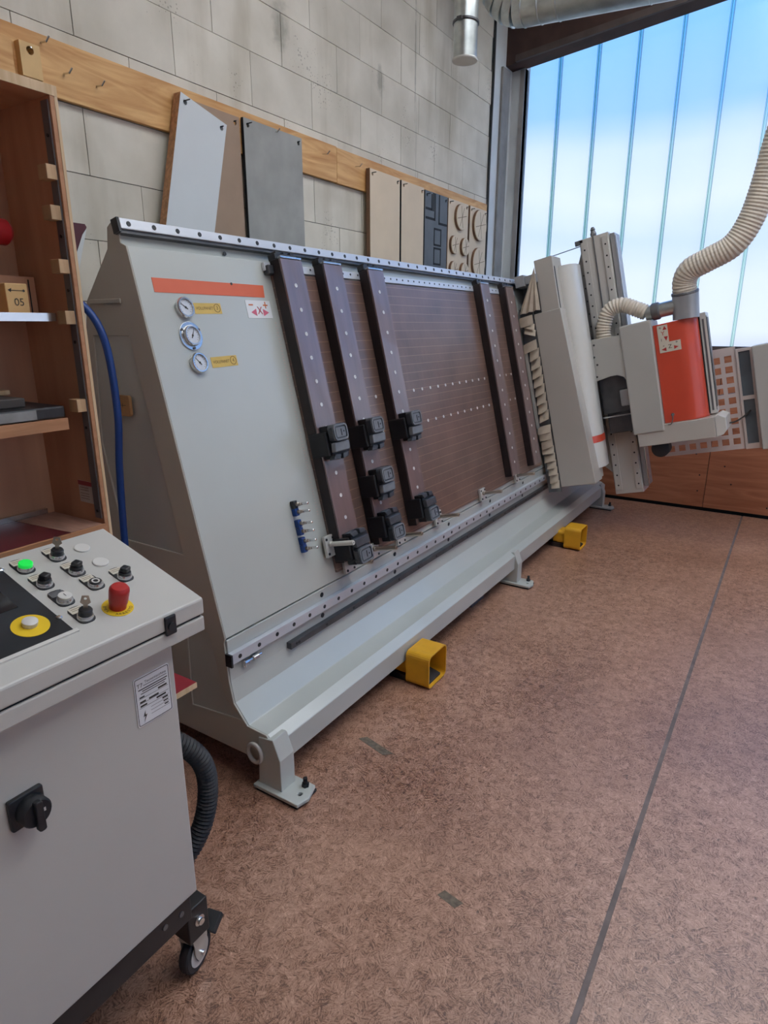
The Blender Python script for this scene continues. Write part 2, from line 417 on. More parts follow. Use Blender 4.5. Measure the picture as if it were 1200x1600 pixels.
pm('red_film', (0.26, 0.025, 0.035), 0.38, var=0.1, scale=8)
pm('worn_veneer', (0.27, 0.145, 0.105), 0.6, var=0.25, scale=18, stretch=(3, 0.6, 1))
pm('strip_steel', (0.17, 0.17, 0.175), 0.45, metal=0.5, var=0.1)
pm('dark_cardboard', (0.06, 0.05, 0.045), 0.7, var=0.2)
pm('grey_cloth', (0.22, 0.22, 0.22), 0.9, var=0.3, scale=14)
pm('floor_scrap', (0.16, 0.125, 0.09), 0.8, var=0.35, scale=60)
pm('yellow_pine', (0.62, 0.40, 0.17), 0.6, var=0.08, scale=12)
pm('red_tool', (0.45, 0.02, 0.025), 0.35)
pm('hall_lamp', (0.8, 0.8, 0.8), 0.4)
pm('tag_wood', (0.40, 0.21, 0.085), 0.6, var=0.1, scale=10)
pm('paper', (0.55, 0.50, 0.45), 0.7, var=0.05)

# ------------------------------------------------------------------ mesh building
WL = {}
def wloc(o):
    return WL[o.name] if o is not None else Vector((0, 0, 0))

def tag(o, label=None, cat=None, group=None, kind=None):
    if label: o['label'] = label
    if cat: o['category'] = cat
    if group: o['group'] = group
    if kind: o['kind'] = kind
    return o

def thing(name, loc, label, cat, group=None):
    o = bpy.data.objects.new(name, None)
    o.empty_display_size = 0.1
    C.objects.link(o); o.location = loc
    WL[o.name] = Vector(loc)
    return tag(o, label, cat, group)

IDM = lambda x, y, z: (x, y, z)
class MB:
    def __init__(self, f=IDM):
        self.v = []; self.fc = []; self.f = f
    def add(self, pts, faces, f=None):
        f = f or self.f
        k = len(self.v)
        self.v += [Vector(f(*p)) for p in pts]
        self.fc += [tuple(i + k for i in q) for q in faces]
        return self
    def box(self, x0, x1, y0, y1, z0, z1, f=None):
        p = [(x, y, z) for x in (x0, x1) for y in (y0, y1) for z in (z0, z1)]
        return self.add(p, [(0, 1, 3, 2), (4, 6, 7, 5), (0, 4, 5, 1), (2, 3, 7, 6), (0, 2, 6, 4), (1, 5, 7, 3)], f)
    def prism(self, poly, a0, a1, axis=0, f=None):
        """poly of 2-D points swept along axis from a0 to a1"""
        n = len(poly)
        def mk(a, p):
            return (a, p[0], p[1]) if axis == 0 else (p[0], a, p[1]) if axis == 1 else (p[0], p[1], a)
        pts = [mk(a0, p) for p in poly] + [mk(a1, p) for p in poly]
        fs = [tuple(range(n)), tuple(range(2 * n - 1, n - 1, -1))]
        fs += [(i, (i + 1) % n, n + (i + 1) % n, n + i) for i in range(n)]
        return self.add(pts, fs, f)
    def plate(self, outer, holes, a0, a1, axis=0, f=None):
        """prism with holes"""
        def mk(a, p):
            return (a, p[0], p[1]) if axis == 0 else (p[0], a, p[1]) if axis == 1 else (p[0], p[1], a)
        loops = [outer] + holes
        flat = [p for lp in loops for p in lp]
        tris = tessellate_polygon([[Vector((p[0], p[1], 0)) for p in lp] for lp in loops])
        n = len(flat)
        pts = [mk(a0, p) for p in flat] + [mk(a1, p) for p in flat]
        fs = [tuple(t) for t in tris] + [tuple(n + i for i in reversed(t)) for t in tris]
        k = 0
        for lp in loops:
            m = len(lp)
            fs += [(k + i, k + (i + 1) % m, n + k + (i + 1) % m, n + k + i) for i in range(m)]
            k += m
        return self.add(pts, fs, f)
    def lathe(self, prof, o, ax, seg=24, f=None):
        """profile of (radius, height) turned about an axis from point o along ax (local space)"""
        o = Vector(o); ax = Vector(ax).normalized()
        t = Vector((1, 0, 0)) if abs(ax.x) < 0.9 else Vector((0, 1, 0))
        e1 = ax.cross(t).normalized(); e2 = ax.cross(e1)
        pts = []; fs = []
        m = len(prof)
        for r, h in prof:
            for j in range(seg):
                a = 2 * math.pi * j / seg
                pts.append(tuple(o + ax * h + (e1 * math.cos(a) + e2 * math.sin(a)) * max(r, 1e-5)))
        for i in range(m - 1):
            for j in range(seg):
                fs.append((i * seg + j, i * seg + (j + 1) % seg, (i + 1) * seg + (j + 1) % seg, (i + 1) * seg + j))
        fs.append(tuple(range(seg - 1, -1, -1))); fs.append(tuple((m - 1) * seg + j for j in range(seg)))
        return self.add(pts, fs, f)
    def cyl(self, p0, p1, r, seg=16, r2=None, f=None):
        p0 = Vector(p0); p1 = Vector(p1)
        h = (p1 - p0).length
        return self.lathe([(r, 0), (r if r2 is None else r2, h)], p0, p1 - p0, seg, f)
    def tube(self, path, r, seg=14, closed=False, f=None):
        """round tube along points; r may be a function of the index"""
        P = [Vector(p) for p in path]; n = len(P)
        pts = []; fs = []
        prev = None
        for i, p in enumerate(P):
            a = P[(i - 1) % n] if (i > 0 or closed) else P[0]
            b = P[(i + 1) % n] if (i < n - 1 or closed) else P[-1]
            d = (b - a).normalized()
            if prev is None:
                t = Vector((0, 0, 1)) if abs(d.z) < 0.9 else Vector((1, 0, 0))
                e1 = d.cross(t).normalized()
            else:
                e1 = (prev - d * prev.dot(d)).normalized()
            prev = e1; e2 = d.cross(e1)
            rr = r(i) if callable(r) else r
            for j in range(seg):
                an = 2 * math.pi * j / seg
                pts.append(tuple(p + (e1 * math.cos(an) + e2 * math.sin(an)) * rr))
        last = n if closed else n - 1
        for i in range(last):
            i2 = (i + 1) % n
            for j in range(seg):
                fs.append((i * seg + j, i * seg + (j + 1) % seg, i2 * seg + (j + 1) % seg, i2 * seg + j))
        if not closed:
            fs.append(tuple(range(seg - 1, -1, -1))); fs.append(tuple((n - 1) * seg + j for j in range(seg)))
        return self.add(pts, fs, f)
    def build(self, name, mat, parent=None, bevel=0.0, smooth=False, seg=2, origin=None):
        lo = Vector((min(v[i] for v in self.v) for i in range(3)))
        hi = Vector((max(v[i] for v in self.v) for i in range(3)))
        c = Vector(origin) if origin is not None else (lo + hi) / 2
        me = bpy.data.meshes.new(name)
        me.from_pydata([v - c for v in self.v], [], self.fc)
        bm = bmesh.new(); bm.from_mesh(me)
        bmesh.ops.recalc_face_normals(bm, faces=bm.faces)
        bm.to_mesh(me); bm.free()
        me.materials.append(MATS[mat])
        if smooth:
            for p in me.polygons: p.use_smooth = True
        o = bpy.data.objects.new(name, me)
        C.objects.link(o)
        o.parent = parent
        o.location = c - wloc(parent)
        WL[o.name] = c
        if smooth:
            md = o.modifiers.new('edges', 'EDGE_SPLIT'); md.split_angle = math.radians(38)
        if bevel:
            md = o.modifiers.new('bevel', 'BEVEL'); md.width = bevel; md.segments = seg
            md.limit_method = 'ANGLE'; md.angle_limit = math.radians(40)
        return o

def clone(src, parent, delta):
    """copy one mesh object (shared data) moved by delta in world space"""
    o = src.copy(); C.objects.link(o)
    o.parent = parent
    w = WL[src.name] + Vector(delta)
    o.location = w - wloc(parent)
    WL[o.name] = w
    return o
def copy_tree(src, parent=None, delta=(0, 0, 0)):
    o = src.copy(); C.objects.link(o); o.parent = parent
    w = WL[src.name] + Vector(delta); WL[o.name] = w
    o.location = w - wloc(parent)
    for ch in [c for c in src.children]:
        copy_tree(ch, o, delta)
    return o

def text(s, size, f, mat, parent, name='lettering', off=0.0006, align='CENTER', shear=0.0):
    """flat lettering: f maps (x, y, h) of the sheet to world"""
    cu = bpy.data.curves.new('t', 'FONT'); cu.body = s; cu.size = size; cu.align_x = align; cu.align_y = 'CENTER'; cu.shear = shear
    cu.resolution_u = 3
    tmp = bpy.data.objects.new('t', cu); C.objects.link(tmp)
    bpy.context.view_layer.update()
    dg = bpy.context.evaluated_depsgraph_get()
    me = bpy.data.meshes.new_from_object(tmp.evaluated_get(dg))
    m = MB(); m.v = [Vector(f(v.co.x, v.co.y, off)) for v in me.vertices]
    m.fc = [tuple(p.vertices) for p in me.polygons]
    bpy.data.objects.remove(tmp); bpy.data.meshes.remove(me); bpy.data.curves.remove(cu)
    return m.build(name, mat, parent)

def smooth_path(pts, n=12):
    """Catmull-Rom through points"""
    P = [Vector(p) for p in pts]; P = [P[0] * 2 - P[1]] + P + [P[-1] * 2 - P[-2]]
    out = []
    for i in range(1, len(P) - 2):
        a, b, c, d = P[i - 1:i + 3]
        for k in range(n):
            t = k / n
            out.append(0.5 * ((2 * b) + (c - a) * t + (2 * a - 5 * b + 4 * c - d) * t * t + (3 * b - a - 3 * c + d) * t ** 3))
    out.append(P[-2])
    return out
def resample(path, step):
    P = [Vector(p) for p in path]; out = [P[0]]; acc = 0
    for a, b in zip(P, P[1:]):
        L = (b - a).length; pos = step - acc
        while pos <= L:
            out.append(a + (b - a) * (pos / L)); pos += step
        acc = (acc + L) % step if L else acc
        acc = L - (pos - step)
    return out
def rrect(w, h, r, n=4, cx=0, cy=0):
    out = []
    for k, (sx, sy) in enumerate(((1, 1), (-1, 1), (-1, -1), (1, -1))):
        for i in range(n + 1):
            a = math.pi / 2 * (k + i / n)
            out.append((cx + sx * (w / 2 - r) + r * math.cos(a), cy + sy * (h / 2 - r) + r * math.sin(a)))
    return out
def circ(cx, cy, r, n=20, a0=0.0):
    return [(cx + r * math.cos(a0 + 2 * math.pi * i / n), cy + r * math.sin(a0 + 2 * math.pi * i / n)) for i in range(n)]

# the machine's leaning working plane: x along the machine, s up the plane, o out of it towards the room
BY, BZ = 1.555, 0.557
UY, UZ = 0.234, 0.972
def LEAN(x, s, o):
    return (x, BY + UY * s - UZ * o, BZ + UZ * s + UY * o)
# the console's sloping lid: x, t up the slope, o out of it
def LID(x, t, o):
    return (x, 1.0 + 0.956 * t - 0.294 * o, 1.06 + 0.294 * t + 0.956 * o)

# ================================================================== THE SETTING
# floor: two sheets of particle board either side of a filled joint
fl = MB().box(-4, XD + 0.1, -5, YW + 0.2, -0.10, -0.03).build('floor', 'dark_gap')
tag(fl, kind='structure')
MB().box(-4, XD - 0.012, 0.227, YW, -0.03, 0.0).build('floor_panel', 'particle_board_floor', fl)
MB().box(-4, XD - 0.012, -5, 0.211, -0.03, 0.0).build('floor_panel', 'particle_board_floor', fl)
MB().box(-4, XD - 0.012, 0.211, 0.227, -0.03, -0.0025).build('joint_filler', 'floor_joint', fl)

# left wall: aerated concrete blocks in half bond
wall = MB().box(-4, 5.84, YW + 0.006, YW + 0.2, -0.03, 5.0).build('wall_left', 'mortar')
tag(wall, kind='structure')
MB().box(-4, 0.56, YW, YW + 0.05, -0.02, 5.0).build('plaster', 'plain_plaster', wall)
CH = 0.2495; GAP = 0.0035
protos = {}
for k in range(19):
    z0 = -0.028 + CH * k
    x = 0.32 if k % 2 else 0.07
    while x < 5.84:
        a, b = max(x, 0.565), min(x + 0.5, 5.838)
        x += 0.5
        if b - a < 0.03: continue
        w = round(b - a, 3)
        zz0 = max(z0, 0.0)
        h = round(z0 + CH - zz0, 4)
        c = Vector(((a + b) / 2, YW + 0.02, (zz0 + z0 + CH) / 2))
        if (w, h) not in protos:
            o = MB().box(a + GAP / 2, b - GAP / 2, YW, YW + 0.04, zz0 + GAP / 2, z0 + CH - GAP / 2).build('concrete_block', 'aerated_concrete', wall, origin=c)
            protos[(w, h)] = o
        else:
            o = clone(protos[(w, h)], wall, c - WL[protos[(w, h)].name])
        o.delta_location.y = random.uniform(-0.0012, 0.0012)

# corner column with its groove, and the cable clipped beside it
col = MB().box(5.86, XD, YW - 0.012, YW + 0.2, 0, 4.6).build('trim_1', 'concrete_column')
tag(col, kind='structure')
MB().box(6.00, 6.17, YW - 0.035, YW - 0.0121, 0.0, 3.80).build('steel_post', 'concrete_groove', col, bevel=0.006)
cb = MB()
cb.tube(smooth_path([(5.835, YW - 0.012, 4.5), (5.845, YW - 0.012, 3.8), (5.835, YW - 0.012, 3.3), (5.825, YW - 0.012, 2.9), (5.838, YW - 0.012, 2.4), (5.83, YW - 0.012, 1.7), (5.83, YW - 0.012, 0.0)], 8), 0.011, 8)
o = cb.build('cable', 'cable_black', smooth=True)
tag(o, 'black cable running down the wall beside the corner column', 'cable')

# far wall: plywood dado below, channel glass above
far = MB().box(XD + 0.03, XD + 0.16, -5, YW, -0.03, 1.40).build('wall_far', 'dark_gap')
tag(far, kind='structure')
ys = [YW - 0.002, 1.78, 0.545, -0.70, -1.95, -3.2, -4.45, -5.0]
for a, b in zip(ys, ys[1:]):
    p = MB().box(XD, XD + 0.03, b + 0.0025, a - 0.0025, 0.028, 1.38).build('plywood_panel', 'wall_ply', far)
    if a < 2:
        m = MB()
        for i in range(16):
            yy = (b + random.choice((0.06, 0.11, 0.16, 0.62))) if i % 2 else (a - random.choice((0.07, 0.13, 0.2, 0.5)))
            zz = 0.08 + 0.085 * i + random.uniform(-0.02, 0.02)
            if zz > 1.34: continue
            m.cyl((XD - 0.0005, yy, zz), (XD + 0.001, yy, zz), 0.007, 8)
        tag(m.build('nail_heads', 'bolt_black', p), kind='stuff')
sill = MB().box(XD - 0.01, XD + 0.17, -5, YW, 1.38, 1.43).build('trim_2', 'frame_brown')
tag(sill, kind='structure')
jamb = MB().box(XD, XD + 0.12, 2.475, YW, 1.43, 4.2).build('trim_3', 'concrete_column')
tag(jamb, kind='structure')
MB().box(XD - 0.006, XD + 0.1, 2.475, 2.52, 1.43, 3.84).build('frame_profile', 'frame_grey', jamb)

win = MB()
for i, y in enumerate([2.499 - 0.332 * k for k in range(23)]):
    pass
wf = MB().box(XD + 0.0, XD + 0.10, -5, 2.475, 1.43, 1.446).build('window_1', 'frame_brown')
tag(wf, kind='structure')
def ztop(y): return 3.842 + 0.106 * (2.474 - y)
k = 0
y = 2.499
while y > -4.9:
    y2 = y - 0.332
    a, b = min(y, 2.475) - 0.012, y2 + 0.012
    MB().prism([(a, 1.446), (b, 1.446), (b, ztop(b) + 0.03), (a, ztop(a) + 0.03)], XD + 0.03, XD + 0.036, 0).build('glass_pane', 'channel_glass', wf)
    m = MB()
    for d in (-0.013, 0.007):
        m.prism([(y2 + d, 1.446), (y2 + d + 0.006, 1.446), (y2 + d + 0.006, ztop(y2) + 0.03), (y2 + d, ztop(y2) + 0.03)], XD + 0.025, XD + 0.07, 0)
    m.prism([(y2 - 0.007, 1.446), (y2 + 0.007, 1.446), (y2 + 0.007, ztop(y2) + 0.03), (y2 - 0.007, ztop(y2) + 0.03)], XD + 0.03, XD + 0.034, 0)
    m.build('glass_flange', 'glass_flange', wf)
    y = y2

# roof: brown boards, rafter above the glass
def roofz(y): return 4.62 + 0.106 * (2.61 - y)
SKY0, SKY1, SKX0, SKX1 = -2.8, 0.9, 0.2, 5.95      # invented roof opening, out of view, for light from above
def slab(m, y0, y1, x0, x1): m.prism([(y0, roofz(y0)), (y1, roofz(y1)), (y1, roofz(y1) + 0.1), (y0, roofz(y0) + 0.1)], x0, x1, 0)
m = MB(); slab(m, 2.9, SKY1, -4.1, XD + 0.4); slab(m, SKY0, -5.2, -4.1, XD + 0.4); slab(m, SKY1, SKY0, -4.1, SKX0); slab(m, SKY1, SKY0, SKX1, XD + 0.4)
cl = m.build('ceiling', 'ceiling_boards')
tag(cl, kind='structure')
wr = MB().box(SKX0, SKX1, SKY0 - 0.03, SKY0, roofz(SKY0) + 0.1, roofz(SKY0) + 0.16).build('fill_rooflight_frame', 'frame_brown')  # frame of the added, unseen roof glazing
tag(wr, kind='structure')
for i in range(7):
    xa = SKX0 + (SKX1 - SKX0) * i / 7; xb = SKX0 + (SKX1 - SKX0) * (i + 1) / 7
    m = MB(); m.prism([(SKY1, roofz(SKY1) + 0.10), (SKY0, roofz(SKY0) + 0.10), (SKY0, roofz(SKY0) + 0.112), (SKY1, roofz(SKY1) + 0.112)], xa, xb, 0)
    m.build('fill_rooflight_sheet', 'fill_rooflight', wr)
bm_ = MB().prism([(YW - 0.013, ztop(2.6)), (-5, ztop(-5)), (-5, roofz(-5)), (YW - 0.013, roofz(2.6))], XD - 0.16, XD + 0.03, 0).build('trim_4', 'roof_brown')
tag(bm_, kind='structure')
MB().prism([(2.5, ztop(2.5) - 0.0), (-5, ztop(-5) - 0.0), (-5, ztop(-5) + 0.05), (2.5, ztop(2.5) + 0.05)], XD - 0.19, XD - 0.16, 0).build('rafter_edge', 'frame_brown', bm_)

# the rest of the hall: rear wall and right wall
tag(MB().box(-4.2, -4, -5, YW, 0, 5.3).build('wall_rear', 'plain_plaster'), kind='structure')
rw = MB().plate([(-4, 0), (XD + 0.16, 0), (XD + 0.16, 5.5), (-4, 5.5)], [[(WX0, WZ0), (WX1, WZ0), (WX1, WZ1), (WX0, WZ1)]], -5.2, -5, 1).build('wall_right', 'plain_plaster')
tag(rw, kind='structure')
w3 = MB().plate([(WX0, WZ0), (WX1, WZ0), (WX1, WZ1), (WX0, WZ1)], [[(WX0 + 0.05, WZ0 + 0.05), (WX1 - 0.05, WZ0 + 0.05), (WX1 - 0.05, WZ1 - 0.05), (WX0 + 0.05, WZ1 - 0.05)]], -5.15, -5.08, 1).build('fill_side_window', 'frame_brown')  # unseen side window added for cool light on room-facing fronts
tag(w3, kind='structure')
for i in range(6):
    xa = WX0 + 0.05 + (WX1 - WX0 - 0.1) * i / 6
    MB().box(xa + 0.02, xa + (WX1 - WX0 - 0.1) / 6 - 0.02, -5.12, -5.114, WZ0 + 0.05, WZ1 - 0.05).build('glass_pane', 'channel_glass', w3)
gd = MB().box(-40, 60, -60, -5.2, -0.12, -0.04).build('ground', 'plain_plaster')
tag(gd, kind='structure')

# ================================================================== ON THE BLOCK WALL
bt = thing('wall_batten', (3.4, YW - 0.012, 2.57), 'long yellow plywood batten screwed along the block wall', 'batten')
MB().box(0.9, 3.52, YW - 0.025, YW - 0.001, 2.468, 2.668).build('board', 'batten_ply', bt, bevel=0.002)
MB().box(3.523, 5.79, YW - 0.025, YW - 0.001, 2.466, 2.664).build('board', 'batten_ply', bt, bevel=0.002)
for x, z in ((1.66, 2.64), (1.74, 2.56), (1.88, 2.555), (2.94, 2.62), (3.38, 2.60), (3.72, 2.595)):
    m = MB(); m.tube([(x, YW - 0.02, z), (x, YW - 0.06, z - 0.004), (x + 0.004, YW - 0.075, z + 0.012)], 0.0035, 6)
    m.build('hook', 'bright_steel', bt)

def wall_board(name, label, cat, x0, x1, z0, z1, mat, thick=0.018, y=2.56, edge=None, group=None, holes=True, rot=0.0):
    t = thing(name, ((x0 + x1) / 2, y + thick, z0), label, cat, group)
    cx, cz = x0, z1
    ca, sa = math.cos(rot), math.sin(rot)
    def f(x, yy, z):
        dx, dz = x - cx, z - cz
        return (cx + ca * dx - sa * dz, yy, cz + sa * dx + ca * dz)
    hs = [circ(x0 + 0.03, z1 - 0.03, 0.011, 12), circ(x1 - 0.03, z1 - 0.03, 0.011, 12)] if holes else []
    MB(f).plate([(x0, z0), (x1, z0), (x1, z1), (x0, z1)], hs, y, y + thick, 1).build('board', mat, t)
    if edge:
        MB(f).box(x0 - 0.001, x0 + 0.0005, y + 0.001, y + thick, z0, z1).build('edge', edge, t)
    if holes:
        m = MB(f); m.cyl((x0 + 0.03, y - 0.03, z1 - 0.022), (x0 + 0.03, YW - 0.02, z1 - 0.024), 0.003, 6)
        m.cyl((x1 - 0.03, y - 0.012, z1 - 0.022), (x1 - 0.03, YW - 0.02, z1 - 0.024), 0.003, 6)
        tag(m.build('nails', 'dark_steel', t), kind='stuff')
    return t, f
BZ0 = 1.86
t, f = wall_board('template_board', 'white laminated board hanging crooked from one nail', 'board', 2.272, 2.556, 1.96, 2.628, 'white_laminate', 0.045, 2.53, 'chip_edge', rot=math.radians(-14.5))
t, f = wall_board('template_board', 'brown hardboard sheet hanging between the crooked white board and the grey board', 'board', 2.33, 2.682, BZ0, 2.628, 'mdf_brown', 0.008, 2.577)
t, f = wall_board('template_board', 'plain dark grey board hanging on the batten', 'board', 2.697, 3.158, BZ0, 2.632, 'grey_board', 0.016, 2.562, 'groove_black')
t, f = wall_board('template_board', 'plain beige board beside the bare stretch of batten', 'board', 3.828, 4.205, BZ0, 2.602, 'mdf_beige', 0.03, 2.545, 'mdf_edge')
t, f = wall_board('template_board', 'plain beige board next to the slotted slate-grey board', 'board', 4.229, 4.553, BZ0, 2.598, 'mdf_beige', 0.03, 2.545, 'groove_black')
t, f = wall_board('template_board', 'slate-grey board with routed square slots', 'board', 4.581, 4.948, BZ0, 2.592, 'slate_board', 0.026, 2.55, 'groove_black')
# routed slots as thin dark channels let into the slate board
def groove(path, w=0.017):
    m = MB()
    for (a, b), (c, d) in zip(path, path[1:]):
        if abs(a - c) > abs(b - d): m.box(min(a, c) - w / 2, max(a, c) + w / 2, 2.5488, 2.5505, b - w / 2, b + w / 2)
        else: m.box(a - w / 2, a + w / 2, 2.5488, 2.5505, min(b, d) - w / 2, max(b, d) + w / 2)
    m.build('slot', 'groove_black', t)
groove([(4.74, 2.58), (4.74, 2.405), (4.60, 2.405)]); groove([(4.81, 2.58), (4.81, 2.385), (4.94, 2.385)])
groove([(4.60, 2.47), (4.69, 2.47), (4.69, 2.57)]); groove([(4.715, 2.58), (4.715, 2.47)])
for z in (2.34, 2.20, 2.06, 1.94):
    groove([(4.845, z), (4.845, z - 0.115), (4.735, z - 0.115), (4.735, z), (4.845, z)], 0.014)
def disc_board(x0, x1, discs, label):
    t, f = wall_board('template_board', label, 'board', x0, x1, BZ0, 2.594, 'mdf_beige', 0.022, 2.552, 'mdf_edge')
    for cx, cz, r in discs:
        d = MB().lathe([(r, 0), (r, 0.022), (r - 0.004, 0.026)], (cx, 2.552, cz), (0, -1, 0), 28).build('disc', 'mdf_beige', t)
        m = MB()
        for a in (0.2, 0.2 + math.pi / 2, 1.1):
            m.box(-r * 0.85, r * 0.85, -0.0006, 0, -0.0022, 0.0022, f=lambda x, y, z: (cx + x * math.cos(a) - z * math.sin(a), 2.5258 + y, cz + x * math.sin(a) + z * math.cos(a)))
        m.build('scribed_lines', 'ink_brown', d)
        MB().lathe([(r + 0.001, 0.0002), (r + 0.001, 0.021)], (cx, 2.552, cz), (0, -1, 0), 28).build('rim', 'mdf_edge', d)
disc_board(4.97, 5.338, [(5.172, 2.475, 0.098), (5.065, 2.255, 0.07), (5.262, 2.255, 0.07), (5.065, 2.06, 0.07), (5.262, 2.06, 0.07)], 'beige board with one large disc above rows of small discs')
disc_board(5.374, 5.715, [(5.545, 2.455, 0.125), (5.545, 2.15, 0.125), ], 'beige board with two large discs beside the corner column')

# little drilled block on the batten
t = thing('drilled_block', (1.595, 2.585, 2.50), 'small pine block with a drilled hole hanging at the batten left end', 'block')
MB().plate([(1.555, 2.50), (1.632, 2.50), (1.632, 2.612), (1.555, 2.612)], [circ(1.594, 2.588, 0.014, 14)], 2.555, 2.584, 1).build('block', 'yellow_pine', t)
MB().cyl((1.594, 2.545, 2.596), (1.594, 2.59, 2.594), 0.003, 8).build('nail', 'bright_steel', t)
tag(MB().box(1.40, 1.53, 2.560, 2.584, 2.44, 2.61).build('offcut_board', 'batten_ply', bevel=0.002), 'flat yellow plywood offcut hanging left of the drilled block', 'offcut')

# folder-like maroon board leaning behind the shelf
def LB(x, y, z):
    return (1.661 + x + 0.35 * (z - 1.996), 2.44 + y, z)
t = thing('leaning_board', (0.75, 2.46, 0), 'dark maroon film-faced board with pale right band leaning behind the shelf', 'board')
MB(LB).prism([(-0.42, 0.0), (0.0, 0.0), (0.0, 1.990), (-0.01, 2.0), (-0.42, 2.0)], 0, 0.028, 1).build('board', 'maroon_film', t)
MB(LB).prism([(-0.075, 0.0), (0.0, 0.0), (0.0, 1.985), (-0.012, 1.96), (-0.075, 1.55)], -0.0015, -0.0002, 1).build('pale_band', 'white_laminate', t)

# ================================================================== DUCTS UNDER THE ROOF
t = thing('duct_stub', (4.06, 2.0, 3.17), 'short galvanised duct stub hanging straight down from the roof', 'duct')
m = MB(); m.lathe([(0.072, 0.004), (0.072, roofz(2.0) - 3.18)], (4.06, 2.0, 3.17), (0, 0, 1), 32)
m.build('pipe', 'galvanised', t, smooth=True)
MB().lathe([(0.076, 0), (0.0785, 0.006), (0.076, 0.012)], (4.06, 2.0, 3.165), (0, 0, 1), 32).build('end_cap', 'aluminium_plate', t, smooth=True)
m = MB(); m.lathe([(0.074, 0), (0.080, 0.004), (0.080, 0.014), (0.074, 0.018)], (4.06, 2.0, 3.355), (0.06, 0, 1), 32); m.box(4.06 - 0.095, 4.06 - 0.068, 1.985, 2.015, 3.357, 3.372)
m.build('clamp_ring', 'dark_steel', t)

t = thing('extraction_duct', (5.0, 1.2, 3.6), 'fat galvanised extraction duct with segmented elbow under the roof', 'duct')
R = 0.125; RB = 0.24; YA, ZA = 2.235, 3.775   # vertical axis y, horizontal axis z
MB().cyl((5.0, YA, ZA + RB), (5.0, YA, roofz(YA) - 0.016), R, 32).build('riser', 'galvanised', t, smooth=True)
n_g = 6
for i in range(n_g):
    m = MB()
    pts = []
    for a in (i / n_g, (i + 1) / n_g):
        an = math.pi / 2 * a
        pts.append(Vector((5.0, YA - RB + RB * math.cos(an), ZA + RB - RB * math.sin(an))))
    m.tube([pts[0], (pts[0] + pts[1]) / 2, pts[1]], R, 32)
    g = m.build('elbow_segment', 'galvanised', t, smooth=True)
    d = (pts[1] - pts[0]).normalized()
    m = MB(); m.lathe([(R, -0.005), (R + 0.004, 0), (R, 0.005)], pts[1], d, 32); m.build('seam', 'galvanised', g, smooth=True)
MB().cyl((5.0, YA - RB, ZA), (5.0, -3.5, ZA - 0.30), R, 32).build('run', 'galvanised', t, smooth=True)
m = MB()
for yy in (1.88, 1.75, 1.15):
    m.lathe([(R, -0.005), (R + 0.004, 0), (R, 0.005)], (5.0, yy, ZA - 0.0545 * (YA - RB - yy)), (0, -1, -0.0545), 32)
m.build('seam_rings', 'galvanised', t)

# ================================================================== THE LEANING CNC MACHINE
MX0, MX1 = 1.403, 5.93
mc = thing('cnc_machine', (3.6, 1.75, 0), 'long pale grey leaning panel machine with brown grooved work table', 'machine')
body = [(1.919, 1.940), (1.579, 0.551), (1.556, 0.551), (1.551, 0.39), (1.535, 0.308), (1.474, 0.236), (1.386, 0.230), (1.345, 0.204),
        (1.345, 0.112), (2.16, 0.112), (2.24, 1.2), (2.115, 1.70), (1.968, 1.86), (1.955, 1.925)]
MB().prism(body, MX0 + 0.007, MX1, 0).build('body', 'machine_paint', mc, bevel=0.003)
# near end: frame with three shallow recesses
outer = [(1.905, 1.938), (1.897, 1.874), (1.871, 1.864), (1.557, 0.557), (1.564, 0.54), (1.553, 0.39), (1.537, 0.308), (1.476, 0.236),
         (1.386, 0.231), (1.36, 0.204), (1.36, 0.112), (2.16, 0.112), (2.24, 1.2), (2.115, 1.70), (1.968, 1.86), (1.957, 1.925), (1.93, 1.942)]
h1 = [(1.905, 1.585), (2.10, 1.585), (2.13, 1.2), (2.06, 0.84), (1.735, 0.84)]
h2 = [(1.755, 0.56), (1.64, 0.56), (1.605, 0.42), (1.575, 0.31), (1.50, 0.252), (1.764, 0.226)]
h3 = [(1.945, 1.70), (2.06, 1.70), (1.97, 1.82)]
MB().plate(outer, [h1, h2], MX0, MX0 + 0.007, 0).build('side_frame', 'machine_paint_shaded', mc, bevel=0.002)
MB().box(MX0 - 0.006, MX0, 1.925, 2.09, 1.69, 1.705).build('side_rib', 'machine_paint_shaded', mc, bevel=0.002)
# front sheet, upper shoulder
MB(LEAN).box(MX0 + 0.004, MX1 - 0.01, 0.002, 1.345, -0.0245, 0.0).build('front_panel', 'machine_paint', mc, bevel=0.002)
def bolts(mb, xs, z, r, f, depth=0.0015, o0=0.0):
    for x in xs: mb.lathe([(r, 0), (r, depth)], (x, z, o0), (0, 0, 1), 8, f=f)
def frange(a, b, st):
    out = []
    while a < b: out.append(a); a += st
    return out
# top guide rail
tr_ = MB(LEAN).box(MX0 - 0.004, 5.8, 1.397, 1.430, -0.022, 0.004).build('guide_rail', 'rail_steel', mc, bevel=0.002)
m = MB(); bolts(m, frange(1.43, 5.8, 0.0985), 1.4135, 0.0085, LEAN, o0=0.004)
tag(m.build('rail_bolts', 'bolt_black', tr_), kind='stuff')
MB(LEAN).box(MX0 - 0.006, 5.8, 1.386, 1.396, -0.028, -0.004).build('rail_seat', 'dark_steel', mc)
MB(LEAN).box(MX0 - 0.012, MX0 - 0.003, 1.388, 1.432, -0.03, 0.002).build('rail_stop', 'bolt_black', mc)
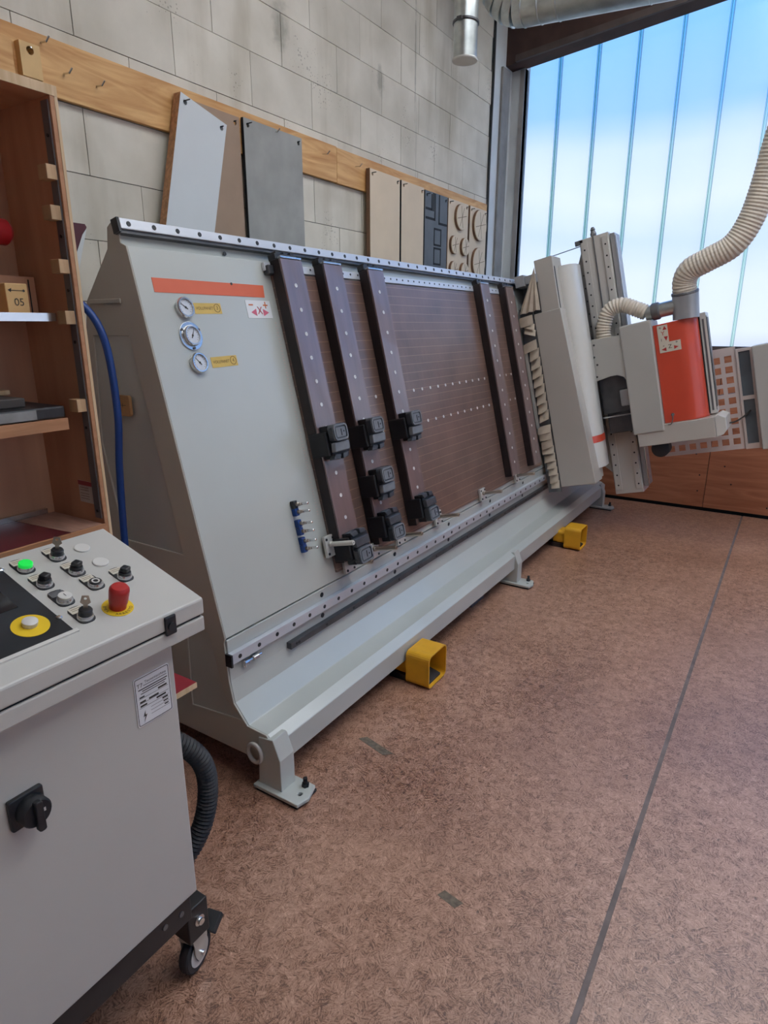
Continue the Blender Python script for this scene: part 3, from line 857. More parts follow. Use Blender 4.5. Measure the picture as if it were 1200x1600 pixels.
# lower guide rails on the upright ledge
def UP(x, z, o): return (x, 1.5535 - o, z)
r1 = MB(UP).box(MX0, 5.9, 0.462, 0.503, 0.0, 0.022).build('guide_rail', 'rail_steel', mc, bevel=0.002)
m = MB(); bolts(m, frange(1.445, 5.9, 0.099), 0.4825, 0.0085, UP, o0=0.022)
tag(m.build('rail_bolts', 'bolt_black', r1), kind='stuff')
MB(UP).box(MX0 - 0.008, MX0, 0.458, 0.506, 0.0, 0.03).build('rail_stop', 'bolt_black', mc)
r2 = MB(UP).box(1.715, 5.9, 0.383, 0.41, 0.001, 0.026).build('guide_rail', 'dark_steel', mc, bevel=0.002)
m = MB(); bolts(m, frange(1.75, 5.9, 0.198), 0.397, 0.006, UP, o0=0.026); bolts(m, (1.765,), 0.397, 0.006, UP, o0=0.026)
tag(m.build('rail_bolts', 'bolt_black', r2), kind='stuff')
m = MB(); bolts(m, frange(1.95, 5.5, 0.59), 0.433, 0.011, UP, 0.002, 0.001)
tag(m.build('ledge_bolts', 'bolt_black', mc), kind='stuff')
m = MB(); bolts(m, frange(1.95, 5.5, 0.59), 0.527, 0.011, UP, 0.002, 0.0)
tag(m.build('ledge_bolts', 'bolt_black', mc), kind='stuff')
m = MB(); m.cyl((1.475, 1.541, 0.437), (1.56, 1.541, 0.437), 0.006, 10); m.lathe([(0.012, 0), (0.012, 0.02)], (1.47, 1.541, 0.437), (1, 0, 0), 10); m.lathe([(0.011, 0), (0.011, 0.028)], (1.515, 1.541, 0.437), (1, 0, 0), 6); m.box(1.468, 1.476, 1.538, 1.552, 0.42, 0.45)
m.build('stop_screw', 'bright_steel', mc)
# red stripe, stickers, tape
MB(LEAN).add([(1.470, 1.2495, 0.0012), (2.004, 1.2495, 0.0012), (1.998, 1.202, 0.0012), (1.469, 1.202, 0.0012), (1.470, 1.2495, 0), (2.004, 1.2495, 0), (1.998, 1.202, 0), (1.469, 1.202, 0)],
             [(0, 1, 2, 3), (4, 7, 6, 5), (0, 4, 5, 1), (1, 5, 6, 2), (2, 6, 7, 3), (3, 7, 4, 0)]).build('red_stripe', 'red_stripe', mc)
def sheet(cx, cs, ang=0.0, o=0.0):
    ca, sa = math.cos(ang), math.sin(ang)
    return lambda x, y, h: LEAN(cx + ca * x - sa * y, cs + sa * x + ca * y, o + h)
f = sheet(1.951, 1.155, 0.0, 0.0)
st = MB(f).box(-0.069, 0.069, -0.034, 0.034, 0.0, 0.0015).build('axis_sticker', 'sticker_white', mc)
def tri(pts, h, name, mat, parent, f):
    MB(f).prism(pts, 0.0015, 0.0015 + h, 2).build(name, mat, parent)
tri([(-0.048, -0.012), (-0.018, 0.002), (-0.018, -0.026)], 0.0006, 'arrow', 'sticker_pink', st, f)
tri([(0.052, -0.012), (0.020, 0.002), (0.020, -0.026)], 0.0006, 'arrow', 'sticker_pink', st, f)
MB(f).box(-0.054, -0.030, 0.014, 0.019, 0.0015, 0.0021).build('minus_sign', 'sticker_orange', st)
m = MB(f); m.box(0.026, 0.052, 0.014, 0.019, 0.0015, 0.0021); m.box(0.0365, 0.0415, 0.004, 0.030, 0.0015, 0.0021); m.build('plus_sign', 'sticker_orange', st)
text('X', 0.042, lambda x, y, h: f(x + 0.002, y - 0.006, 0.0015 + h), 'sticker_red', st)
for cx, cs, num, ang in ((1.686, 1.153, '3', 0.02), (1.706, 0.9625, '4', 0.03)):
    f = sheet(cx, cs, ang)
    tp = MB(f).box(-0.064, 0.064, -0.019, 0.019, 0, 0.001).build('tape_label', 'tape_yellow', mc)
    text('VOLLPANET', 0.0148, lambda x, y, h: f(x - 0.017, y, 0.001 + h), 'ink_brown', tp, shear=0.15)
    MB(f).plate(circ(0.044, 0.001, 0.0155, 20), [circ(0.044, 0.001, 0.0135, 20)], 0.001, 0.0015, 2).build('circle', 'ink_brown', tp)
    text(num, 0.02, lambda x, y, h: f(x + 0.044, y + 0.001, 0.001 + h), 'ink_brown', tp)
# three pressure gauges
for k, (gx, gs) in enumerate(((1.575, 1.152), (1.576, 1.056), (1.579, 0.962))):
    rr = 0.034
    g = MB().lathe([(rr + 0.002, 0), (rr + 0.002, 0.012), (rr - 0.001, 0.017), (rr - 0.005, 0.017), (rr - 0.006, 0.010)], (gx, gs, 0), (0, 0, 1), 32, f=LEAN).build('pressure_gauge', 'bright_steel' if k != 1 else 'button_chrome', mc, smooth=True)
    fc = MB().lathe([(rr - 0.006, 0.0105), (rr - 0.006, 0.0115)], (gx, gs, 0), (0, 0, 1), 32, f=LEAN).build('dial', 'gauge_face', g)
    a = (2.5, 1.1, 2.3)[k]
    m = MB(lambda x, y, h: LEAN(gx + x * math.cos(a) - y * math.sin(a), gs + x * math.sin(a) + y * math.cos(a), 0.0118 + h))
    m.prism([(-0.010, -0.002), (0.024, -0.0006), (0.024, 0.0006), (-0.010, 0.002)], 0, 0.0008, 2); m.lathe([(0.004, 0), (0.004, 0.0012)], (0, 0, 0), (0, 0, 1), 10)
    m.build('needle', 'ink', g)
    m = MB()
    for j in range(13):
        b = -0.7 + j * (math.pi + 1.4) / 12
        m.box(0.0205, 0.0245, -0.0005, 0.0005, 0, 0.0004, f=lambda x, y, h: LEAN(gx + x * math.cos(b) - y * math.sin(b), gs + x * math.sin(b) + y * math.cos(b), 0.0116 + h))
    tag(m.build('dial_ticks', 'ink', g), kind='stuff')
    if k == 1:
        MB().plate(circ(gx, gs, 0.049, 36), [circ(gx, gs, 0.0362, 36)], 0.0, 0.005, 2, f=LEAN).build('flange', 'bright_steel', g, bevel=0.001)
        m = MB()
        for b in (0.5, 2.6, 4.7): m.lathe([(0.005, 0), (0.005, 0.0035)], (gx + 0.0425 * math.cos(b), gs + 0.0425 * math.sin(b), 0.005), (0, 0, 1), 8, f=LEAN)
        m.build('flange_screws', 'dark_steel', g)
# small screws in the sheet
m = MB(); bolts(m, (1.858,), 1.367, 0.008, lambda x, s, o: LEAN(x, s, o - 0.0245), 0.002); bolts(m, (1.83,), 1.247, 0.005, LEAN, 0.003)
m.build('sheet_screws', 'bolt_black', mc)
# table
TB = MB(LEAN).box(2.06, 4.70, 0.032, 1.300, 0.0005, 0.014).build('work_table', 'phenolic_table', mc, bevel=0.002)
MB(LEAN).box(2.02, 4.70, 1.306, 1.338, 0.0005, 0.016).build('upper_rail', 'rail_steel', mc, bevel=0.002)
m = MB(); bolts(m, frange(2.25, 4.7, 0.06), 1.326, 0.005, LEAN, o0=0.016)
tag(m.build('rail_bolts', 'bolt_black', mc), kind='stuff')
ringp = None
def ring_insert(x, s, o, parent, name, r=0.0085):
    global ringp
    if ringp is None:
        ringp = MB().lathe([(r, 0), (r, 0.0018), (r * 0.55, 0.0018), (r * 0.5, 0.0004)], (x, s, o), (0, 0, 1), 10, f=LEAN).build(name, 'ring_metal', parent)
        ringp['o'] = 1; del ringp['o']
        ringp_pos[0] = (x, s, o)
        return ringp
    a = Vector(LEAN(x, s, o)) - Vector(LEAN(*ringp_pos[0]))
    c = clone(ringp, parent, a); c.name = name
    WL[c.name] = WL[ringp.name] + a
    return c
ringp_pos = [None]
BARS = [2.125, 2.405, 2.752, 4.045, 4.468]
for row in (0.747, 0.573):
    for i in range(24):
        x = 2.344 + 0.0925 * i
        if any(abs(x - b) < 0.075 for b in BARS) or (row < 0.6 and x < 2.6 and i % 3): continue
        ring_insert(x, row, 0.014, TB, 'table_insert')
# five support bars
for bi, bx in enumerate(BARS):
    b = MB(LEAN).box(bx - 0.068, bx + 0.068, 0.075, 1.342, 0.0145, 0.062).build('support_bar', 'bar_side', mc, bevel=0.002)
    MB(LEAN).box(bx - 0.066, bx + 0.066, 0.077, 1.340, 0.062, 0.071).build('bar_top', 'bar_phenolic', b, bevel=0.0015)
    MB(LEAN).box(bx - 0.064, bx + 0.064, 1.342, 1.350, 0.050, 0.073).build('end_plate', 'bright_steel', b, bevel=0.001)
    m = MB(LEAN); m.box(bx - 0.07, bx + 0.06, 1.342, 1.366, 0.012, 0.050)
    for q in (-0.045, 0.0, 0.045): m.box(bx + q - 0.012, bx + q + 0.012, 1.362, 1.376, 0.02, 0.046)
    m.build('slider', 'black_plastic', b, bevel=0.002)
    for i in range(12):
        s = 1.236 - 0.0975 * i
        ring_insert(bx - 0.004, s, 0.071, b, 'screw')
MB(LEAN).box(2.025, 2.056, 1.29, 1.325, 0.0, 0.03).build('bar_lock', 'dark_steel', mc, bevel=0.003)
m = MB(LEAN)
for s_ in frange(0.30, 1.10, 0.0125): m.box(2.026, 2.036, s_, s_ + 0.004, 0.0, 0.0006)
tag(m.build('scale_ticks', 'tan_plate', mc), kind='stuff')
# stop pins on their plates along the lower edge
for px_, ps, w, h in ((2.035, 0.160, 0.062, 0.092), (2.135, 0.047, 0.075, 0.070), (2.335, 0.050, 0.075, 0.070), (2.575, 0.050, 0.075, 0.075), (2.975, 0.045, 0.075, 0.075), (3.57, 0.045, 0.075, 0.075), (4.15, 0.045, 0.075, 0.075)):
    p = MB(LEAN).box(px_ - w / 2, px_ + w / 2, ps - h / 2, ps + h / 2, 0.0145, 0.030).build('stop_plate', 'aluminium_plate', mc, bevel=0.0015)
    m = MB()
    for dx in (-1, 1):
        for ds in (-1, 1): m.lathe([(0.006, 0), (0.006, 0.003)], (px_ + dx * w * 0.34, ps + ds * h * 0.34, 0.030), (0, 0, 1), 8, f=LEAN)
    tag(m.build('plate_bolts', 'bolt_black', p), kind='stuff')
    m = MB(); m.lathe([(0.013, 0), (0.013, 0.012), (0.0105, 0.014), (0.0105, 0.125), (0.0085, 0.128), (0.004, 0.128), (0.0035, 0.122)], (px_ - 0.004, ps + 0.008, 0.030), (0, 0, 1), 18, f=LEAN)
    m.build('stop_pin', 'brass_steel' if px_ != 2.035 else 'aluminium_plate', p, smooth=True)
# six pneumatic fittings
for i, s in enumerate((0.376, 0.345, 0.297, 0.264, 0.224, 0.192)):
    fx = 1.888
    b = MB(LEAN).box(fx - 0.011, fx + 0.011, s - 0.016, s + 0.016, 0, 0.022).build('pneumatic_fitting', 'black_plastic' if i == 0 else 'blue_hose', mc, bevel=0.003)
    m = MB(); m.lathe([(0.008, 0.022), (0.009, 0.034), (0.006, 0.036), (0.007, 0.046)], (fx, s, 0), (0.1, 0, 1), 12, f=LEAN); m.build('collar', 'brass_steel', b, smooth=True)
    m = MB(); m.lathe([(0.006, 0.044), (0.006, 0.052), (0.0045, 0.054), (0.0055, 0.060), (0.0055, 0.078), (0.0035, 0.08)], (fx, s, 0), (0.1, 0, 1), 12, f=LEAN); m.build('nipple', 'bright_steel', b, smooth=True)
# feet along the front edge
def foot(x, eye):
    f = lambda a, y, z: (x + a, y, z)
    ft = MB(f).prism([(1.42, 0.215), (1.352, 0.226), (1.322, 0.15), (1.322, 0.022), (1.43, 0.022)], 0.0, 0.075, 0).build('foot', 'machine_paint', mc, bevel=0.003)
    MB(f).plate([(-0.02, 1.235), (0.03, 1.222), (0.095, 1.245), (0.10, 1.44), (-0.02, 1.44)], [circ(0.03, 1.262, 0.009, 10)], 0.010, 0.024, 2).build('foot_plate', 'machine_paint', ft, bevel=0.003)
    m = MB(f); m.cyl((0.072, 1.272, 0.0), (0.072, 1.272, 0.058), 0.008, 10); m.cyl((0.072, 1.272, 0.024), (0.072, 1.272, 0.036), 0.014, 6)
    m.build('levelling_bolt', 'bolt_black', ft)
    MB(f).box(-0.015, 0.095, 1.24, 1.43, 0.0, 0.010).build('pad', 'rubber', ft)
foot(1.3985, True); foot(3.675, False); foot(5.80, False)
for x in (1.6, 3.3, 5.7):
    MB().box(x, x + 0.12, 1.95, 2.1, 0.0, 0.113).build('rear_foot', 'machine_paint_shaded', mc)
MB().box(3.22, 3.40, 1.43, 1.55, 0.0, 0.113).build('support_block', 'strip_steel', mc)
m = MB(); m.tube([(MX0 - 0.0145, 1.432 + 0.031 * math.cos(a), 0.150 + 0.036 * math.sin(a)) for a in [2 * math.pi * i / 20 for i in range(20)]], 0.0085, 10, closed=True)
m.build('lifting_eye', 'cover_paint', mc, smooth=True)

# ------------------------------------------------------------------ black suction pods clamped on the bars
def pod(bx, s, flip, label):
    t = thing('clamp_pod', LEAN(bx, s, 0.0715), label, 'clamp', 'black clamp pods on the support bars')
    sg = -1 if flip else 1
    f = lambda x, ds, o: LEAN(bx + x, s + sg * ds, o)
    MB(f).box(-0.056, 0.056, -0.070, 0.068, 0.0720, 0.118).build('pod_body', 'pod_black', t, bevel=0.004)
    for q in (-0.0735, 0.0575): MB(f).box(q, q + 0.0155, -0.055, 0.045, 0.02, 0.112).build('jaw', 'pod_black', t, bevel=0.004)
    hd = MB().prism(rrect(0.098, 0.072, 0.018, 4, -0.012, 0.033), 0.118, 0.146, 2, f=f).build('suction_head', 'pod_plastic', t, bevel=0.002)
    MB().plate(rrect(0.092, 0.066, 0.016, 4, -0.012, 0.033), [rrect(0.078, 0.052, 0.011, 4, -0.012, 0.033)], 0.146, 0.151, 2, f=f).build('seal', 'pod_grey', hd)
    MB().prism(rrect(0.064, 0.040, 0.006, 3, -0.012, 0.033), 0.146, 0.149, 2, f=f).build('pad', 'pod_grey', hd)
    m = MB(f); m.box(-0.012, -0.006, 0.018, 0.046, 0.149, 0.1498); m.lathe([(0.004, 0), (0.004, 0.0008)], (0.008, 0.034, 0.149), (0, 0, 1), 8)
    m.build('slot', 'pod_black', hd)
    MB(f).prism([(-0.062, -0.045), (0.040, -0.045), (0.044, -0.006), (-0.056, -0.006)], 0.118, 0.141, 2).build('lever_block', 'pod_grey' if not flip else 'pod_plastic', t, bevel=0.004)
    m = MB(f); m.prism([(-0.066, -0.074), (-0.022, -0.078), (-0.014, -0.056), (-0.05, -0.052)], 0.100, 0.128, 2); m.prism([(-0.002, -0.078), (0.036, -0.074), (0.040, -0.052), (0.002, -0.056)], 0.100, 0.128, 2)
    m.build('lever_tabs', 'pod_plastic', t, bevel=0.003)
pod(BARS[0], 0.590, False, 'black clamp pod halfway up the bar nearest the control console')
pod(BARS[1], 0.585, False, 'black clamp pod halfway up the second bar from the console, uppermost of three')
pod(BARS[2], 0.575, False, 'black clamp pod halfway up the third bar from the console')
pod(BARS[1], 0.355, False, 'black clamp pod on the second bar from the console, middle of three')
pod(BARS[1], 0.152, True, 'black clamp pod at the foot of the second bar from the console')
pod(BARS[2], 0.155, True, 'black clamp pod at the foot of the third bar from the console')
pod(BARS[0], 0.128, True, 'black clamp pod at the foot of the bar nearest the console')

# ================================================================== GANTRY WITH THE ROUTER HEAD
ga = thing('router_gantry', LEAN(5.1, -0.37, 0.35), 'tall pale grey router gantry with orange hood standing at the machine far end', 'machine head')
MB(LEAN).box(4.84, 5.50, -0.05, 1.40, 0.03, 0.26).build('carriage', 'strip_steel', ga, bevel=0.004)
m = MB(LEAN); m.box(4.90, 5.10, 1.385, 1.44, 0.006, 0.10); m.box(5.25, 5.45, 1.385, 1.44, 0.006, 0.10)
m.build('bearing_block', 'dark_steel', ga)
m = MB(LEAN); m.box(4.70, 4.92, 1.352, 1.432, 0.03, 0.10); m.box(4.72, 4.80, 1.36, 1.42, 0.10, 0.185)
m.build('drive_housing', 'grey_pipe', ga, bevel=0.004)
# cover A (upper) with its slot, cover B (lower, proud), rounded cover C
a_ = MB(LEAN).box(4.752, 4.952, 1.02, 1.512, 0.175, 0.310).build('upper_cover', 'cover_paint', ga, bevel=0.004)
MB(LEAN).box(4.770, 4.786, 1.145, 1.440, 0.310, 0.3115).build('cover_slot', 'dark_gap', a_)
prof = [(4.86, 0.20), (4.86, 0.315)]
for i in range(13):
    a = math.pi - math.pi / 2 * i / 12
    prof.append((4.985 + 0.125 * math.cos(a), 0.315 + 0.100 * math.sin(a)))
prof += [(5.085, 0.408), (5.105, 0.395), (5.11, 0.20)]
c_ = MB(LEAN).add([(x, s, o) for s in (-0.075, 1.442) for x, o in prof], [tuple(range(len(prof))), tuple(range(2 * len(prof) - 1, len(prof) - 1, -1))] + [(i, (i + 1) % len(prof), len(prof) + (i + 1) % len(prof), len(prof) + i) for i in range(len(prof))]).build('rounded_cover', 'white_cover', ga, smooth=True)
pr2 = [(4.985 + 0.1265 * math.cos(math.pi - math.pi / 2 * i / 12), 0.315 + 0.1015 * math.sin(math.pi - math.pi / 2 * i / 12)) for i in range(13)] + [(5.085, 0.4095)]
m = MB(LEAN)
for (x0, o0), (x1, o1) in zip(pr2, pr2[1:]):
    m.add([(x0, 0.119, o0), (x1, 0.119, o1), (x1, 0.172, o1), (x0, 0.172, o0)], [(0, 1, 2, 3)])
m.build('cover_stripe', 'orange_hood', c_)
MB(LEAN).prism([(-0.165, 0.121), (1.142, 0.121), (1.142, 0.320), (-0.165, 0.386)], 4.735, 4.925, 0).build('lower_cover', 'cover_paint', ga, bevel=0.005)
MB(LEAN).box(4.88, 5.03, -0.16, -0.075, 0.25, 0.37).build('cover_skirt', 'cover_paint', ga, bevel=0.004)
# brush curtain: a pleated fan on top, then overlapping tan strips and a pale holder
random.seed(3)
def strip(s0, hgt, o_in, o_out, top_in, bul, til):
    m = MB(LEAN); n = 5; pts = []
    for lay in (0.0, 0.004):
        for j in range(n + 1):
            t_ = j / n
            o = o_in + (o_out - o_in) * t_
            bx = 4.700 - bul * math.sin(math.pi * t_) + lay
            pts.append((bx, s0 + til * (1 - t_), o)); pts.append((bx + top_in, s0 + hgt + til * (1 - t_), o))
    k = 2 * (n + 1); fs = []
    for j in range(n):
        a, b = 2 * j, 2 * j + 2
        fs += [(a, a + 1, b + 1, b), (k + a, k + b, k + b + 1, k + a + 1), (a, b, k + b, k + a), (a + 1, k + a + 1, k + b + 1, b + 1)]
    fs += [(0, k, k + 1, 1), (2 * n, 2 * n + 1, k + 2 * n + 1, k + 2 * n)]
    m.add(pts, fs)
    m.build('curtain_strip', 'tan_cloth', ga)
strip(1.072, 0.070, 0.016, 0.118, 0.006, 0.006, -0.006)
strip(1.030, 0.045, 0.045, 0.118, 0.028, 0.004, 0.030)
strip(0.985, 0.045, 0.040, 0.118, 0.028, 0.004, 0.035)
strip(0.895, 0.068, 0.016, 0.118, 0.006, 0.006, -0.022)
for i in range(8): strip(0.830 - 0.066 * i, 0.072, 0.046, 0.120, 0.034, 0.002, -0.022)
for i in range(9):
    strip(0.268 - 0.054 * i, 0.058, 0.022 + 0.004 * i + random.uniform(-0.006, 0.006), 0.120, 0.022 if i not in (1, 2) else 0.006, 0.006, random.uniform(-0.02, 0.004))
for i in range(6):                                           # fan pleats
    f0, f1 = i / 6, (i + 1) / 6
    top = (4.722, 1.462, 0.182)
    p0 = (4.715 - 0.012 * (i % 2), 1.160 + 0.006 * (i % 2), 0.018 + 0.162 * f0)
    p1 = (4.715 - 0.012 * ((i + 1) % 2), 1.160 + 0.006 * ((i + 1) % 2), 0.018 + 0.162 * f1)
    q = [top, p0, p1]
    MB(LEAN).add(q + [(x + 0.004, a, b) for x, a, b in q], [(0, 1, 2), (3, 5, 4), (0, 3, 4, 1), (1, 4, 5, 2), (2, 5, 3, 0)]).build('curtain_strip', 'tan_cloth', ga)
MB(LEAN).box(4.712, 4.722, 0.31, 0.885, 0.012, 0.034).build('curtain_holder', 'aluminium_plate', ga)
MB(LEAN).box(4.738, 4.748, -0.2, 1.20, 0.018, 0.118).build('curtain_back', 'strip_steel', ga)
# lifting column
colm = MB(LEAN).box(5.32, 5.52, -0.375, 1.655, 0.365, 0.585).build('lift_column', 'column_paint', ga, bevel=0.004)
for a, b, mt in ((0.375, 0.425, 'strip_steel'), (0.535, 0.580, 'strip_steel')):
    r_ = MB(LEAN).box(5.306, 5.32, -0.34, 1.63, a, b).build('column_rail', 'column_paint', colm, bevel=0.002)
    m = MB()
    for s in frange(-0.3, 1.6, 0.085): m.lathe([(0.007, 0), (0.007, 0.002)], (5.306, s, (a + b) / 2), (-1, 0, 0), 8, f=LEAN)
    tag(m.build('rail_bolts', 'bolt_black', r_), kind='stuff')
MB(LEAN).box(5.310, 5.32, 0.70, 1.66, 0.468, 0.476).build('spindle_screw', 'strip_steel', colm)
MB(LEAN).box(5.34, 5.50, -0.33, 1.64, 0.590, 0.625).build('energy_channel', 'grey_pipe', colm, bevel=0.003)
MB(LEAN).box(5.335, 5.345, -0.33, 1.62, 0.628, 0.634).build('edge_strip', 'bright_steel', colm)
m = MB(LEAN); m.lathe([(0.02, 0), (0.024, 0.02), (0.015, 0.045), (0.02, 0.05), (0.01, 0.07)], (5.35, 1.655, 0.47), (0, 1, 0), 12); m.box(5.32, 5.34, 1.62, 1.655, 0.33, 0.39)
m.build('column_cap', 'strip_steel', colm)
MB(LEAN).prism([(1.25, 0.27), (1.40, 0.27), (1.62, 0.366), (0.2, 0.366), (0.2, 0.27)], 5.40, 5.43, 0, f=None).build('gusset_plate', 'head_paint', ga, bevel=0.002)
MB(LEAN).prism([(0.2, 0.26), (0.2, 0.40), (-0.24, 0.40), (-0.10, 0.26)], 5.36, 5.40, 0).build('gusset_plate', 'head_paint', ga, bevel=0.002)
m = MB(LEAN)
for s in frange(0.5, 1.5, 0.1): m.lathe([(0.008, 0), (0.008, 0.003)], (5.40, s, 0.345), (-1, 0, 0), 8)
tag(m.build('gusset_bolts', 'bolt_black', ga), kind='stuff')
# link plate with an arched cut-out, then the head box, orange hood and tray
link = [(0.565, 0.392), (0.885, 0.392), (0.872, 0.622), (0.545, 0.622)] 
arch = [(0.885, 0.392), (0.872, 0.625), (0.53, 0.625), (0.565, 0.60), (0.585, 0.56), (0.585, 0.50), (0.566, 0.392)]
lk = MB(LEAN).prism([(s, o) for s, o in arch], 5.10, 5.30, 0).build('link_plate', 'head_paint', ga, bevel=0.003)
m = MB(LEAN)
for s, o in ((0.84, 0.42), (0.75, 0.41), (0.69, 0.425), (0.60, 0.41)): m.lathe([(0.008, 0), (0.008, 0.003)], (5.10, s, o), (-1, 0, 0), 8)
m.build('link_bolts', 'bolt_black', lk)
MB(LEAN).box(5.085, 5.36, 0.115, 0.932, 0.618, 0.842).build('head_box', 'head_paint', ga, bevel=0.012, seg=3)
hp = [(5.40, 0.845), (5.125, 0.845), (5.120, 0.99)]
for i in range(11):
    a = math.pi + (-math.pi / 2) * i / 10
    hp.append((5.245 + 0.125 * math.cos(a), 1.005 + 0.125 * math.sin(a)))
hp += [(5.40, 1.13)]
n = len(hp)
MB(LEAN).add([(x, s, o) for s in (0.168, 0.885) for x, o in hp], [tuple(range(n)), tuple(range(2 * n - 1, n - 1, -1))] + [(i, (i + 1) % n, n + (i + 1) % n, n + i) for i in range(n)]).build('orange_hood', 'orange_hood', ga, smooth=True)
MB(LEAN).box(5.240, 5.2595, 0.185, 0.885, 1.1305, 1.138).build('vent_seal', 'dark_gap', ga)
MB(LEAN).box(5.2585, 5.2600, 0.20, 0.86, 1.150, 1.163).build('vent_slot', 'strip_steel', ga)
ve = MB(LEAN).box(5.26, 5.42, 0.175, 0.905, 1.1305, 1.178).build('vent_frame', 'white_cover', ga, bevel=0.003)
MB(LEAN).box(5.30, 5.33, 0.22, 0.87, 1.178, 1.180).build('vent_slot', 'dark_steel', ve)
MB(LEAN).box(5.36, 5.385, 0.22, 0.87, 1.178, 1.180).build('vent_slot', 'strip_steel', ve)
MB(LEAN).box(5.262, 5.27, 0.20, 0.88, 1.178, 1.181).build('vent_slot', 'dark_gap', ve)
# L-shaped axis sticker on the hood
f = lambda x, y, h: LEAN(5.121 - h, 0.875 + y, 0.872 + x)   # x out along the hood, y up
sk = MB(f).prism([(0.0, 0.0), (0.070, 0.0), (0.070, -0.125), (0.145, -0.125), (0.145, -0.195), (0.0, -0.195)], 0.0, 0.0015, 2).build('axis_sticker', 'sticker_cream', ga)
def tr2(pts): MB(f).prism(pts, 0.0015, 0.0021, 2).build('arrow', 'sticker_red', sk)
tr2([(0.036, -0.035), (0.064, -0.035), (0.050, -0.008)]); tr2([(0.038, -0.083), (0.066, -0.083), (0.052, -0.115)])
tr2([(0.012, -0.173), (0.046, -0.160), (0.046, -0.187)]); tr2([(0.128, -0.170), (0.098, -0.157), (0.098, -0.184)])
text('+', 0.035, lambda x, y, h: f(x + 0.02, y - 0.02, 0.0015 + h), 'ink', sk)
text('Y', 0.042, lambda x, y, h: f(x + 0.034, y - 0.060, 0.0015 + h), 'sticker_red', sk)
text('-', 0.045, lambda x, y, h: f(x + 0.03, y - 0.145, 0.0015 + h), 'ink', sk)
text('I', 0.028, lambda x, y, h: f(x + 0.02, y - 0.105, 0.0015 + h), 'ink', sk)
text('Z', 0.040, lambda x, y, h: f(x + 0.072, y - 0.160, 0.0015 + h), 'ink', sk)
text('+', 0.035, lambda x, y, h: f(x + 0.118, y - 0.138, 0.0015 + h), 'ink', sk)
MB(LEAN).box(5.095, 5.42, 0.018, 0.166, 0.645, 1.175).build('tray', 'cover_paint', ga, bevel=0.005)
m = MB(LEAN); n0 = [(0.018, 1.1755), (0.166, 1.1755), (0.176, 1.20), (0.15, 1.245), (0.06, 1.245), (0.03, 1.22)]
m.prism(n0, 5.10, 5.42, 0).build('tray_end', 'white_cover', ga, bevel=0.004)
m = MB(); m.tube(smooth_path([LEAN(5.11, 0.225, 0.905), LEAN(5.085, 0.225, 0.91), LEAN(5.08, 0.19, 0.905), LEAN(5.085, 0.16, 0.89), LEAN(5.09, 0.158, 0.87)], 5), 0.004, 6); m.lathe([(0.012, 0), (0.012, 0.008)], LEAN(5.119, 0.225, 0.905), (-1, 0, 0), 10)
m.build('latch_cable', 'strip_steel', ga)
# motor and black parts seen in the gap
m = MB(LEAN); m.box(5.16, 5.34, 0.30, 0.60, 0.40, 0.64); m.box(5.20, 5.32, 0.14, 0.32, 0.42, 0.62)
m.build('motor_housing', 'dark_steel', ga, bevel=0.006)
MB(LEAN).box(5.13, 5.16, 0.345, 0.47, 0.55, 0.64).build('motor_cap', 'grey_pipe', ga, bevel=0.01)
MB(LEAN).box(5.14, 5.16, 0.272, 0.282, 0.39, 0.645).build('guide_rod', 'bright_steel', ga)
m = MB(); m.lathe([(0.05, 0), (0.066, 0.012), (0.066, 0.10), (0.05, 0.112)], LEAN(5.16, -0.022, 0.78), (1, 0, 0), 24); m.build('brush_drum', 'rubber', ga, smooth=True)
MB(LEAN).box(5.17, 5.30, -0.02, 0.018, 0.74, 0.82).build('drum_mount', 'dark_steel', ga)
# punched plate with square holes, glazed strip and grey box at the outer end
holes = []
for i in range(7):
    for j in range(9):
        cx, cs = 0.790 + 0.078 * i, -0.092 + 0.0785 * j
        holes.append([(cs - 0.025, cx - 0.025), (cs + 0.025, cx - 0.025), (cs + 0.025, cx + 0.025), (cs - 0.025, cx + 0.025)])
MB(LEAN).plate([(-0.145, 0.735), (0.632, 0.735), (0.622, 1.312), (-0.155, 1.312)], holes, 5.555, 5.57, 0).build('punched_plate', 'tan_plate', ga)
gs = MB(LEAN).plate([(-0.158, 1.313), (0.60, 1.313), (0.596, 1.425), (-0.162, 1.425)], [[(0.245, 1.33), (0.575, 1.33), (0.575, 1.405), (0.245, 1.405)], [(-0.12, 1.33), (0.215, 1.33), (0.215, 1.405), (-0.12, 1.405)]], 5.54, 5.575, 0).build('glazed_strip', 'tan_plate', ga, bevel=0.002)
MB(LEAN).box(5.557, 5.561, 0.24, 0.58, 1.325, 1.41).build('pane', 'dusty_glass', gs)
MB(LEAN).box(5.557, 5.561, -0.125, 0.22, 1.325, 1.41).build('pane', 'dusty_glass', gs)
MB(LEAN).box(5.46, 5.72, -0.165, 0.60, 1.425, 1.70).build('end_box', 'head_paint', ga, bevel=0.008)
m = MB(LEAN); m.box(5.5725, 5.60, 0.250, 0.278, 0.55, 1.45); m.box(5.50, 5.60, 0.250, 0.278, 0.55, 0.586)
m.build('plate_bracket', 'strip_steel', ga)
m = MB(); m.tube(smooth_path([LEAN(5.30, 0.085, 1.24), LEAN(5.40, 0.08, 1.28), LEAN(5.50, 0.10, 1.33), LEAN(5.556, 0.13, 1.37)], 6), 0.006, 8); m.build('signal_cable', 'ink', ga, smooth=True)
m = MB(); m.tube([LEAN(4.80, 1.512, 0.29), LEAN(5.32, 1.61, 0.37)], 0.0035, 6); m.build('guy_wire', 'dark_steel', ga)
